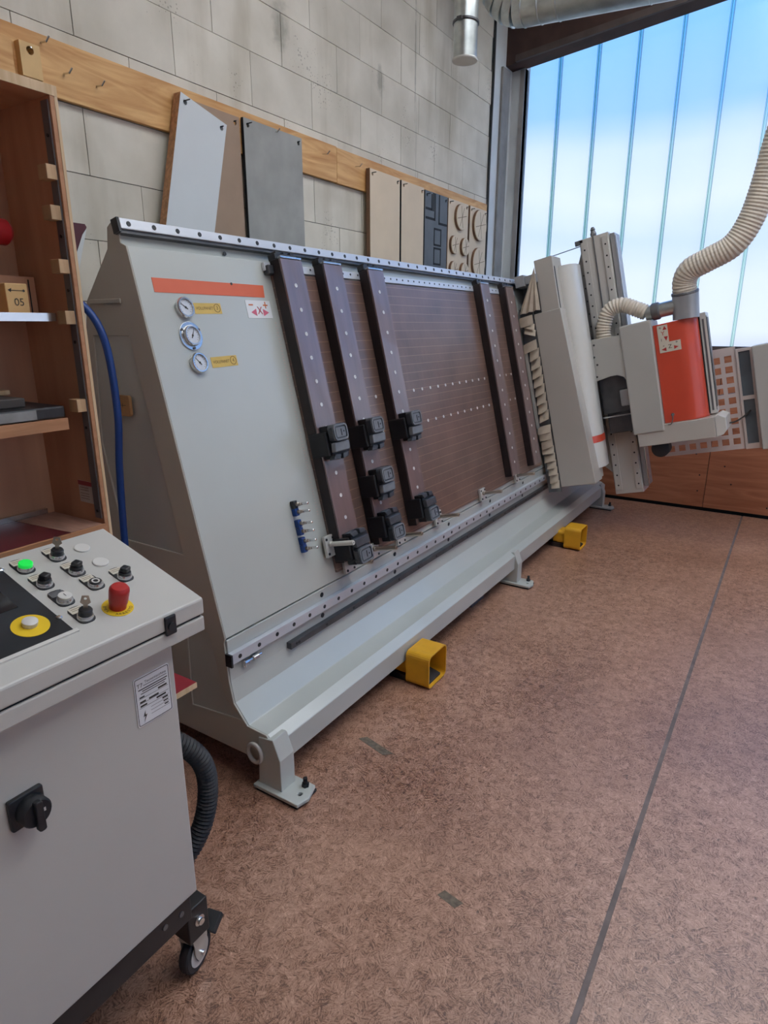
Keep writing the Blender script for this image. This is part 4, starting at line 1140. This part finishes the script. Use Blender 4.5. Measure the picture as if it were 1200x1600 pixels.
# head pipework
m = MB(); m.cyl(LEAN(5.19, 0.885, 1.06), LEAN(5.19, 1.06, 1.075), 0.088, 28); m.build('hood_pipe', 'grey_pipe', ga, smooth=True)
m = MB(); m.tube([LEAN(5.19, 0.985, 0.80), LEAN(5.19, 0.985, 0.98), LEAN(5.19, 0.985, 1.03)], 0.052, 22)
bp_ = m.build('branch_pipe', 'galvanised', ga, smooth=True)
m = MB(); m.lathe([(0.054, 0), (0.062, 0.008), (0.062, 0.05), (0.054, 0.058)], LEAN(5.19, 0.985, 0.84), Vector(LEAN(0, 0, 1)) - Vector(LEAN(0, 0, 0)), 22); m.build('pipe_clamp', 'strip_steel', bp_, smooth=True)
def ribbed(path, r, step, amp):
    P = resample(path, step / 4)
    m = MB(); m.tube(P, lambda i: r + amp * math.cos(math.pi * i / 2), 20)
    return m
t = thing('branch_hose', LEAN(5.19, 0.87, 0.50), 'short cream ribbed hose arching beside the orange hood', 'hose')
P = smooth_path([LEAN(5.19, 0.876, 0.475), LEAN(5.19, 0.97, 0.49), LEAN(5.19, 1.07, 0.545), LEAN(5.19, 1.09, 0.64), LEAN(5.19, 1.04, 0.73), LEAN(5.19, 0.99, 0.805)], 14)
o = ribbed(P, 0.054, 0.022, 0.004).build('hose', 'cream_hose', t, smooth=False)
t = thing('extraction_hose', LEAN(5.19, 1.05, 1.075), 'thick cream ribbed hose rising from the orange hood towards the roof', 'hose')
P = smooth_path([LEAN(5.19, 1.045, 1.072), (5.17, 0.770, 1.92), (5.14, 0.735, 1.995), (5.12, 0.633, 2.05), (5.11, 0.493, 2.132), (5.11, 0.412, 2.271), (5.10, 0.365, 2.46), (5.06, 0.31, 2.80), (5.0, 0.22, 3.2), (5.0, 0.20, 3.53)], 18)
ribbed(P, 0.080, 0.022, 0.0022).build('hose', 'cream_hose', t)
m = MB(); m.lathe([(0.089, 0), (0.092, 0.01), (0.089, 0.02)], LEAN(5.19, 1.055, 1.073), Vector(P[6]) - Vector(P[0]), 24); m.build('hose_clip', 'strip_steel', t)

# ================================================================== YELLOW FOOT PEDALS
def pedal(x, y, label):
    t = thing('foot_pedal', (x, y + 0.1, 0), label, 'pedal', 'yellow foot pedals by the machine')
    f = lambda a, b, c: (x + a, y + b, c)
    out_ = rrect(0.175, 0.165, 0.025, 4, 0.0875, 0.0875)
    inn = rrect(0.163, 0.153, 0.020, 4, 0.0875, 0.0875)
    MB(f).plate(out_, [inn], 0.0, 0.115, 1).build('hood', 'yellow_paint', t)
    MB(f).prism(rrect(0.175, 0.165, 0.025, 4, 0.0875, 0.0875), 0.115, 0.122, 1).build('back_wall', 'yellow_paint', t)
    MB(f).prism(rrect(0.13, 0.095, 0.02, 4, 0.0875, 0.082), 0.122, 0.21, 1).build('neck', 'yellow_paint', t)
    MB(f).box(0.02, 0.155, 0.10, 0.225, 0.0, 0.033).build('base', 'black_plastic', t, bevel=0.003)
    MB(f).prism([(0.015, 0.012), (0.11, 0.03), (0.11, 0.045), (0.015, 0.022)], 0.03, 0.145, 0).build('treadle', 'rubber', t)
    m = MB(f); m.tube(smooth_path([(0.0875, 0.21, 0.03), (0.09, 0.30, 0.008), (0.12, 0.42, 0.008), (0.10, 0.60, 0.008)], 5), 0.006, 8); m.build('lead', 'cable_black', t)
pedal(2.285, 1.212, 'yellow foot pedal on the floor nearest the near machine foot')
pedal(4.545, 1.168, 'yellow foot pedal on the floor under the gantry, beyond the middle machine foot')
# ================================================================== CONTROL CONSOLE ON CASTERS
cs = thing('control_console', (0.35, 1.2, 0), 'off-white rolling control console with buttons on its sloping lid', 'console')
CX0, CX1 = -0.12, 0.85
MB().box(CX0 + 0.06, 0.789, 1.04, 1.36, 0.302, 0.987).build('cabinet', 'console_paint', cs, bevel=0.004)
MB().box(CX0 + 0.075, 0.775, 1.052, 1.35, 0.222, 0.302).build('plinth', 'black_paint', cs, bevel=0.002)
MB().box(CX0, CX1 - 0.001, 1.001, 1.345, 0.985, 1.0185).build('rim', 'console_paint', cs, bevel=0.003)
MB().box(CX0 + 0.005, CX1 - 0.006, 1.007, 1.34, 1.0185, 1.0235).build('lid_gap', 'dark_gap', cs)
lid = MB().prism([(1.0, 1.0235), (1.0, 1.0605), (1.324, 1.160), (1.35, 1.150), (1.35, 1.0235)], CX0, CX1, 0).build('lid', 'console_paint', cs, bevel=0.004)
la = MB().box(0.745, 0.772, 0.994, 1.0, 1.014, 1.056).build('lid_latch', 'black_plastic', cs, bevel=0.003)
MB().lathe([(0.009, 0), (0.009, 0.003), (0.004, 0.003)], (0.758, 0.993, 1.034), (0, -1, 0), 14).build('lock', 'panel_dark', la)
# machine data plate
f = lambda x, y, h: (0.730 + x, 1.04 - h, 0.874 + y)
dp = MB(f).prism(rrect(0.088, 0.112, 0.005, 3), 0.0, 0.0018, 2).build('data_plate', 'sticker_white', cs)
MB(f).plate(rrect(0.084, 0.108, 0.004, 3), [rrect(0.0815, 0.1055, 0.003, 3)], 0.0018, 0.0022, 2).build('border', 'ink', dp)
text('T7', 0.013, lambda x, y, h: f(x - 0.031, y + 0.037, 0.0018 + h), 'ink', dp)
text('Tecnomacchine', 0.0085, lambda x, y, h: f(x + 0.008, y + 0.041, 0.0018 + h), 'ink', dp)
m = MB(f)
for (x0, x1, yy, th) in ((-0.022, 0.036, 0.034, .0012), (-0.035, 0.037, 0.0275, .0022), (-0.026, 0.034, 0.0225, .0020), (-0.03, 0.03, 0.0175, .0016), (-0.036, 0.037, 0.007, .0006), (-0.036, 0.037, -0.004, .0006),
                         (-0.036, 0.037, -0.014, .0006), (-0.034, -0.022, 0.010, .003), (-0.034, -0.020, -0.001, .004), (-0.034, -0.018, -0.010, .004), (-0.012, 0.012, -0.001, .004), (0.006, 0.030, -0.009, .004), (0.012, 0.034, 0.011, .004),
                         (-0.010, 0.037, -0.022, .0006), (-0.010, 0.037, -0.030, .0006), (-0.010, 0.037, -0.038, .0006), (0.020, 0.034, -0.0175, .004), (0.022, 0.034, -0.0255, .003), (0.024, 0.034, -0.0335, .003)):
    m.box(x0, x1, yy - th / 2, yy + th / 2, 0.0018, 0.0021)
tag(m.build('printed_lines', 'ink', dp), kind='stuff')
MB(f).add([(-0.024, -0.022, 0.0022), (-0.030, -0.036, 0.0022), (-0.025, -0.035, 0.0022), (-0.029, -0.048, 0.0022), (-0.020, -0.032, 0.0022), (-0.0245, -0.033, 0.0022)], [(0, 1, 2, 5), (5, 2, 3, 4)]).build('lightning_bolt', 'ink', dp)
# main rotary switch
f = lambda x, y, h: (0.447 + x, 1.04 - h, 0.800 + y)
sw = MB(f).prism(rrect(0.062, 0.062, 0.004, 3), 0, 0.010, 2).build('main_switch', 'black_plastic', cs, bevel=0.002)
m = MB(f); m.lathe([(0.027, 0.010), (0.027, 0.030), (0.024, 0.034)], (0.004, -0.002, 0), (0, 0, 1), 28); m.build('switch_knob', 'pod_black', sw, smooth=True)
m = MB(f); m.prism(rrect(0.014, 0.060, 0.004, 2, 0.004, -0.004), 0.032, 0.044, 2); m.build('switch_grip', 'pod_black', sw, bevel=0.002)
m = MB(f); m.box(0.012, 0.018, -0.004, 0.003, 0.0342, 0.0346); m.build('switch_mark', 'paper', sw)
m = MB()
for x in (0.698, 0.745): m.lathe([(0.007, 0), (0.007, 0.003)], (x, 1.052, 0.268 if x < 0.72 else 0.262), (0, -1, 0), 10)
m.build('plinth_screws', 'strip_steel', cs)
# dark membrane panel
mp_ = MB(LID).box(0.06, 0.592, 0.060, 0.298, 0.0, 0.003).build('membrane_panel', 'panel_dark', cs, bevel=0.001)
m = MB(LID); m.box(0.05, 0.598, 0.052, 0.060, 0, 0.004); m.box(0.05, 0.598, 0.298, 0.304, 0, 0.0035)
m.build('panel_trim', 'button_white', mp_)
MB(LID).box(0.36, 0.553, 0.172, 0.245, 0.003, 0.0036).build('display', 'display_black', mp_)
yl = MB().lathe([(0.032, 0.003), (0.032, 0.0038)], (0.541, 0.112, 0), (0, 0, 1), 36, f=LID).build('yellow_disc', 'yellow_label', mp_)
MB().lathe([(0.0125, 0.0038), (0.0135, 0.007), (0.0135, 0.013), (0.0115, 0.0145)], (0.541, 0.114, 0), (0, 0, 1), 28, f=LID).build('blind_button', 'button_white', yl, smooth=True)
for x, t_ in ((0.590, 0.103), (0.588, 0.296)):
    m = MB(); m.lathe([(0.0055, 0.003), (0.0055, 0.006), (0.003, 0.008)], (x, t_, 0), (0, 0, 1), 12, f=LID); m.build('panel_screw', 'bright_steel', mp_)
# control heads: nameplate + chromed bezel + actuator
def head(x, t_, kind, plate='sticker_cream'):
    hd = MB(LID).prism(rrect(0.033, 0.056, 0.012, 4, x, t_ + 0.011), 0, 0.0022, 2).build('control_head', 'black_plastic', cs)
    MB(LID).prism(rrect(0.027, 0.018, 0.001, 1, x, t_ + 0.0275), 0.0022, 0.0028, 2).build('name_card', plate, hd)
    if plate == 'sticker_cream':
        m = MB(LID); m.box(x - 0.010, x + 0.010, t_ + 0.0305, t_ + 0.0315, 0.0028, 0.0031); m.box(x - 0.010, x + 0.008, t_ + 0.0255, t_ + 0.0265, 0.0028, 0.0031); m.build('print', 'ink_brown', hd)
    MB().lathe([(0.0155, 0.0022), (0.0155, 0.0065), (0.0135, 0.0105), (0.0115, 0.0105)], (x, t_, 0), (0, 0, 1), 28, f=LID).build('bezel', 'button_chrome', hd, smooth=True)
    ax = (x, t_, 0)
    if kind == 'green':
        MB().lathe([(0.0135, 0.0105), (0.0135, 0.0165), (0.012, 0.018)], ax, (0, 0, 1), 28, f=LID).build('lamp_lens', 'lit_green', hd, smooth=True)
    elif kind == 'white':
        MB().lathe([(0.0128, 0.0105), (0.0128, 0.0150), (0.0120, 0.0158)], ax, (0, 0, 1), 28, f=LID).build('push_cap', 'button_white', hd, smooth=True)
        text('I', 0.013, lambda a, b, h: LID(x + a, t_ + b, 0.0158 + h), 'ink', hd)
    elif kind == 'ring':
        MB().lathe([(0.0115, 0.0105), (0.0115, 0.0125)], ax, (0, 0, 1), 28, f=LID).build('push_cap', 'black_plastic', hd)
        MB(LID).plate(circ(x, t_, 0.008, 24), [circ(x, t_, 0.005, 24)], 0.0125, 0.0130, 2).build('ring_mark', 'button_white', hd)
    elif kind == 'selector':
        MB().lathe([(0.0125, 0.0105), (0.0125, 0.0155), (0.0115, 0.0165)], ax, (0, 0, 1), 24, f=LID).build('knob', 'black_plastic', hd, smooth=True)
        MB(LID).prism([(x - 0.012, t_ + 0.004), (x + 0.004, t_ + 0.0105), (x + 0.012, t_ - 0.004), (x - 0.004, t_ - 0.0105)], 0.0165, 0.0275, 2).build('grip', 'black_plastic', hd, bevel=0.003)
    elif kind == 'key':
        MB().lathe([(0.0125, 0.0105), (0.0125, 0.020), (0.0105, 0.0225)], ax, (0, 0, 1), 24, f=LID).build('lock_barrel', 'black_plastic', hd, smooth=True)
        m = MB(lambda a, b, h: LID(x + 0.80 * a + 0.6 * b, t_ - 0.60 * a + 0.8 * b + 0.12 * (h - 0.02), h))
        m.plate([(-0.0095, 0.036), (-0.006, 0.050), (0.006, 0.050), (0.0095, 0.036), (0.004, 0.031), (0.004, 0.0225), (-0.004, 0.0225), (-0.004, 0.031)], [circ(0, 0.044, 0.003, 8)], -0.001, 0.001, 1).build('key', 'brass_steel', hd)
head(0.628, 0.278, 'green'); head(0.628, 0.212, 'selector'); head(0.628, 0.145, 'white', 'strip_steel'); head(0.628, 0.080, 'key')
head(0.700, 0.285, 'key'); head(0.700, 0.218, 'selector'); head(0.703, 0.158, 'ring'); head(0.766, 0.150, 'selector')
for x, t_ in ((0.761, 0.290), (0.760, 0.223)):
    MB().lathe([(0.0165, 0), (0.0165, 0.003), (0.015, 0.0042)], (x, t_, 0), (0, 0, 1), 28, f=LID).build('blanking_cap', 'button_white', cs, smooth=True)
es = MB().lathe([(0.030, 0), (0.030, 0.0015)], (0.694, 0.073, 0), (0, 0, 1), 36, f=LID).build('emergency_stop', 'yellow_label', cs)
MB().lathe([(0.0165, 0.0015), (0.0165, 0.012)], (0.694, 0.073, 0), (0, 0, 1), 24, f=LID).build('collar', 'red_plastic', es)
MB().lathe([(0.0175, 0.012), (0.0185, 0.018), (0.0195, 0.040), (0.0190, 0.046), (0.015, 0.051), (0.006, 0.0525)], (0.694, 0.073, 0), (0, 0, 1), 32, f=LID).build('mushroom_knob', 'red_plastic', es, smooth=True)
for word, a0, st_ in (('ARRESTO', -2.25, 0.26), ('EMER', 2.55, 0.22)):
    for i, chh in enumerate(word):
        a = a0 + st_ * i
        ca, sa = math.cos(a + math.pi / 2), math.sin(a + math.pi / 2)
        text(chh, 0.009, lambda x, y, h: LID(0.694 + 0.0245 * math.cos(a) + ca * x - sa * y, 0.073 + 0.0245 * math.sin(a) + sa * x + ca * y, 0.0015 + h), 'ink', es, name='letter')
# swivel casters with brake levers
def caster(x, y, ang):
    ca, sa = math.cos(ang), math.sin(ang)
    f = lambda a, b, c: (x + ca * a - sa * b, y + sa * a + ca * b, c)      # a along rolling direction, b along the axle
    k = MB().box(x - 0.034, x + 0.03, y - 0.03, y + 0.034, 0.118, 0.222).build('caster', 'black_paint', cs, bevel=0.003)
    m = MB(f); m.lathe([(0.05, -0.014), (0.054, -0.010), (0.054, 0.010), (0.05, 0.014)], (0.0, 0, 0.054), (0, 1, 0), 32); m.build('tyre', 'rubber', k, smooth=True)
    m = MB(f); m.lathe([(0.037, -0.0155), (0.037, 0.0155)], (0.0, 0, 0.054), (0, 1, 0), 28); m.build('wheel_hub', 'button_white', k)
    m = MB(f)
    for b in (-0.022, 0.019):
        m.plate([(-0.028, 0.113), (0.030, 0.113), (0.022, 0.05), (0.012, 0.038), (-0.014, 0.038), (-0.024, 0.06)], [circ(0, 0.054, 0.006, 10)], b, b + 0.003, 1)
    m.box(-0.03, 0.032, -0.022, 0.022, 0.107, 0.1175)
    m.build('fork', 'galvanised', k, bevel=0.001)
    m = MB(f); m.cyl((0, -0.028, 0.054), (0, 0.028, 0.054), 0.006, 10); m.build('axle', 'bright_steel', k)
    m = MB(f); m.prism([(0.034, 0.086), (0.082, 0.104), (0.088, 0.088), (0.046, 0.066)], -0.034, 0.010, 1); m.build('brake_lever', 'rubber', k, bevel=0.002)
    m = MB(); m.lathe([(0.015, 0), (0.015, 0.002), (0.009, 0.003), (0.009, 0.010)], (x + 0.0, y - 0.03, 0.172), (0, -1, 0), 12); m.build('mount_bolt', 'bright_steel', k)
caster(0.808, 1.100, math.radians(14)); caster(-0.02, 1.085, 0.3); caster(0.745, 1.32, 0.6); caster(-0.02, 1.32, 1.0)

# thick black hose looping out behind the console
P = smooth_path([(0.70, 1.395, 0.62), (0.80, 1.395, 0.60), (0.92, 1.34, 0.55), (1.02, 1.29, 0.44), (1.045, 1.28, 0.32), (1.01, 1.29, 0.18), (0.93, 1.33, 0.075), (0.82, 1.40, 0.034), (0.70, 1.50, 0.034)], 12)
o = ribbed(P, 0.028, 0.012, 0.0022).build('ribbed_hose', 'rubber')
tag(o, 'thick black ribbed hose looping out behind the console to the floor', 'hose')

# ================================================================== BENCH AND SHELF BEHIND THE CONSOLE
bn = thing('bench', (0.6, 1.62, 0), 'low bench with a red film-faced top, its corner showing behind the console', 'bench')
MB().box(-0.2, 1.160, 1.43, 1.92, 0.5375, 0.5565).build('bench_top', 'red_film', bn)
MB().box(-0.2, 1.1605, 1.4285, 1.43, 0.5375, 0.5555).build('edge', 'shelf_edge', bn)
for x in (-0.15, 0.92):
    for yy in (1.56, 1.84): MB().box(x, x + 0.06, yy, yy + 0.06, 0, 0.5375).build('leg', 'shelf_ply', bn)
sh = thing('shelf_cabinet', (0.5, 1.6, 0.5565), 'tall open brown plywood shelf standing behind the control console', 'shelf')
SX1, SYF, SYB = 0.975, 1.485, 1.715
MB().box(SX1 - 0.018, SX1, SYF, SYB, 0.5575, 2.128).build('side_panel', 'shelf_ply', sh)
MB().box(SX1 - 0.0075, SX1, SYF - 0.0015, SYF - 0.0002, 0.5575, 2.128).build('edge_band', 'shelf_edge', sh)
MB().box(SX1 - 0.018, SX1 - 0.0085, SYF - 0.0012, SYF - 0.0002, 0.5575, 2.128).build('edge_band', 'oak_edge', sh)
MB().box(-0.1, -0.082, SYF, SYB, 0.5575, 2.128).build('side_panel', 'shelf_ply', sh)
MB().box(-0.1, SX1, SYB, SYB + 0.012, 0.5575, 2.128).build('back_panel', 'shelf_ply', sh)
MB().box(-0.082, SX1 - 0.018, SYF + 0.001, SYB, 2.108, 2.128).build('top_board', 'shelf_ply', sh)
MB().box(-0.1, SX1, SYF - 0.002, SYF + 0.001, 2.108, 2.1285).build('edge_band', 'shelf_edge', sh)
s1 = MB().box(-0.082, 0.928, 1.535, SYB, 1.630, 1.646).build('shelf_board', 'shelf_ply', sh)
MB().box(-0.082, 0.928, 1.528, 1.535, 1.629, 1.648).build('metal_edge', 'bright_steel', s1)
s2 = MB().box(-0.082, 0.905, 1.505, SYB, 1.374, 1.400).build('shelf_board', 'shelf_ply', sh)
MB().box(-0.082, 0.905, 1.500, 1.505, 1.373, 1.401).build('edge_band', 'oak_edge', s2)
s3 = MB().box(-0.082, SX1 - 0.0185, 1.483, SYB, 1.088, 1.112).build('shelf_board', 'shelf_ply', sh)
MB().box(-0.082, SX1 - 0.0185, 1.474, 1.483, 1.088, 1.118).build('edge_band', 'oak_edge', s3)
MB().box(-0.082, 0.86, 1.484, 1.70, 1.112, 1.1175).build('maroon_liner', 'maroon_film', s3)
MB().prism([(0.862, 1.484), (0.950, 1.484), (0.948, 1.70), (0.84, 1.70)], 1.1125, 1.1185, 2).build('veneer_strip', 'worn_veneer', s3)
MB().box(-0.08, 0.93, 1.701, 1.714, 1.113, 1.132).build('metal_edge', 'bright_steel', s3)
st_ = MB().box(SX1 - 0.0215, SX1 - 0.018, 1.491, 1.516, 1.13, 2.10).build('peg_strip', 'strip_steel', sh)
for z, d in ((1.952, 0.0), (1.868, 0.004), (1.752, 0.0), (1.637, 0.002), (1.427, 0.004)):
    MB().box(SX1 - 0.046, SX1 - 0.0215, 1.488 + d, 1.522 + d, z - 0.015, z + 0.016).build('shelf_peg', 'peg_wood', st_, bevel=0.001)
for z in (2.03, 1.82, 1.70, 1.58, 1.37, 1.15):
    MB().lathe([(0.004, 0), (0.004, 0.002)], (SX1 - 0.0215, 1.503, z), (-1, 0, 0), 8).build('strip_screw', 'bolt_black', st_)
cd = MB().box(SX1 - 0.0192, SX1 - 0.018, 1.500, 1.578, 1.165, 1.224).build('card', 'paper', sh)
MB().box(SX1 - 0.0196, SX1 - 0.0192, 1.500, 1.578, 1.212, 1.224).build('card_header', 'red_film', cd)
m = MB()
for zz in (1.205, 1.198, 1.189, 1.182, 1.175): m.box(SX1 - 0.0195, SX1 - 0.0192, 1.535, 1.572, zz, zz + 0.0012)
m.build('card_lines', 'ink_brown', cd)
# things on the shelves
t = thing('marked_block', (0.86, 1.58, 1.6465), 'small wooden block marked 05 and an arrow standing on the metal-edged shelf', 'block')
MB().box(0.832, 0.884, 1.556, 1.62, 1.6465, 1.713).build('block', 'yellow_pine', t, bevel=0.002)
f = lambda x, y, h: (0.858 + x, 1.556 - h, 1.68 + y)
text('05', 0.024, lambda x, y, h: f(x + 0.002, y - 0.009, h), 'ink', t)
m = MB(f); m.box(-0.016, 0.014, 0.0165, 0.018, 0, 0.0005); m.prism([(-0.021, 0.018), (-0.012, 0.0225), (-0.014, 0.013)], 0, 0.0005, 2); m.prism(circ(0.016, 0.0172, 0.003, 8), 0, 0.0005, 2); m.build('arrow', 'ink', t)
t = thing('spare_board', (0.90, 1.68, 1.6465), 'slotted brown board leaning at the back of the metal-edged shelf', 'board')
MB().box(0.845, 0.952, 1.640, 1.652, 1.6465, 1.735).build('board', 'shelf_ply', t)
MB().box(0.9345, 0.9375, 1.6392, 1.640, 1.6465, 1.728).build('slot', 'groove_black', t)
t = thing('tool_case', (0.80, 1.56, 1.401), 'flat black case with a grey cloth strip lying on the middle shelf', 'case')
MB().box(0.55, 0.908, 1.512, 1.68, 1.4015, 1.430).build('case', 'black_plastic', t, bevel=0.004)
MB().box(0.55, 0.835, 1.5105, 1.512, 1.404, 1.426).build('cloth_strip', 'grey_cloth', t)
o = MB().box(0.56, 0.84, 1.56, 1.69, 1.4302, 1.452).build('cardboard_sleeve', 'dark_cardboard', bevel=0.003)
tag(o, 'dark cardboard sleeve lying on the black case', 'sleeve')
o = MB().box(0.60, 0.86, 1.66, 1.70, 1.4525, 1.464).build('wood_strip', 'shelf_edge', bevel=0.002)
tag(o, 'short pale wooden strip lying on the cardboard sleeve', 'strip')
t = thing('red_tool', (0.83, 1.68, 1.646), 'red and black hand tool standing on the metal-edged shelf at the picture edge', 'tool')
m = MB(); m.lathe([(0.03, 0), (0.034, 0.02), (0.034, 0.14), (0.028, 0.155)], (0.775, 1.665, 1.6465), (0, 0, 1), 20); m.build('handle', 'black_plastic', t, smooth=True)
m = MB(); m.lathe([(0.02, 0), (0.040, 0.012), (0.043, 0.05), (0.03, 0.07), (0.01, 0.075)], (0.86, 1.645, 1.835), (-1, -0.1, 0.02), 20); m.build('motor', 'black_plastic', t, smooth=True)
m = MB(); m.lathe([(0.022, 0), (0.030, 0.01), (0.030, 0.04), (0.02, 0.05)], (0.91, 1.65, 1.833), (-1, -0.1, 0.02), 20); m.build('gear_cap', 'red_tool', t, smooth=True)
MB().box(0.745, 0.87, 1.635, 1.675, 1.795, 1.815).build('grip', 'black_plastic', t, bevel=0.004)

# blue hose hanging down between shelf and machine
P = smooth_path([(1.18, 2.10, 1.70), (1.25, 2.03, 1.715), (1.30, 1.965, 1.67), (1.32, 1.915, 1.56), (1.33, 1.91, 1.34), (1.33, 1.935, 1.15), (1.33, 1.955, 0.90), (1.33, 1.97, 0.55), (1.32, 1.99, 0.15), (1.30, 2.05, 0.016), (1.25, 2.25, 0.016)], 10)
m = MB(); m.tube(P, 0.0125, 12)
tag(m.build('blue_hose', 'blue_hose', smooth=True), 'blue compressed-air hose hanging between the shelf and the machine side', 'hose')
t = thing('wooden_tag', (1.40, 1.968, 1.315), 'small rounded wooden tag stuck on the machine side behind the blue hose', 'tag')
MB().prism(rrect(0.085, 0.072, 0.010, 3, 1.968, 1.351), 1.390, 1.4025, 0).build('tag', 'tag_wood', t, bevel=0.002)
m = MB(); m.box(1.3895, 1.390, 1.945, 1.988, 1.352, 1.3535); m.box(1.3895, 1.390, 1.962, 1.9635, 1.345, 1.361); m.build('pencil_mark', 'ink', t)

# grey scraps rubbed onto the floor
for x, y, a, w, h in ((1.345, 0.627, 1.43, 0.075, 0.030), (1.82, 1.20, 1.36, 0.17, 0.035)):
    ca, sa = math.cos(a), math.sin(a)
    f = lambda p, q, r: (x + ca * p - sa * q, y + sa * p + ca * q, r)
    o = MB(f).prism([(-w / 2, -h / 2), (w / 2 * 0.8, -h / 2 * 1.1), (w / 2, h / 2 * 0.7), (-w / 2 * 0.7, h / 2)], 0.0001, 0.0009, 2).build('tape_scrap', 'floor_scrap')
    tag(o, 'grey tape scrap on the open floor' if w < 0.1 else 'grey tape scrap on the floor in front of the near machine foot', 'scrap', 'tape scraps on the floor')
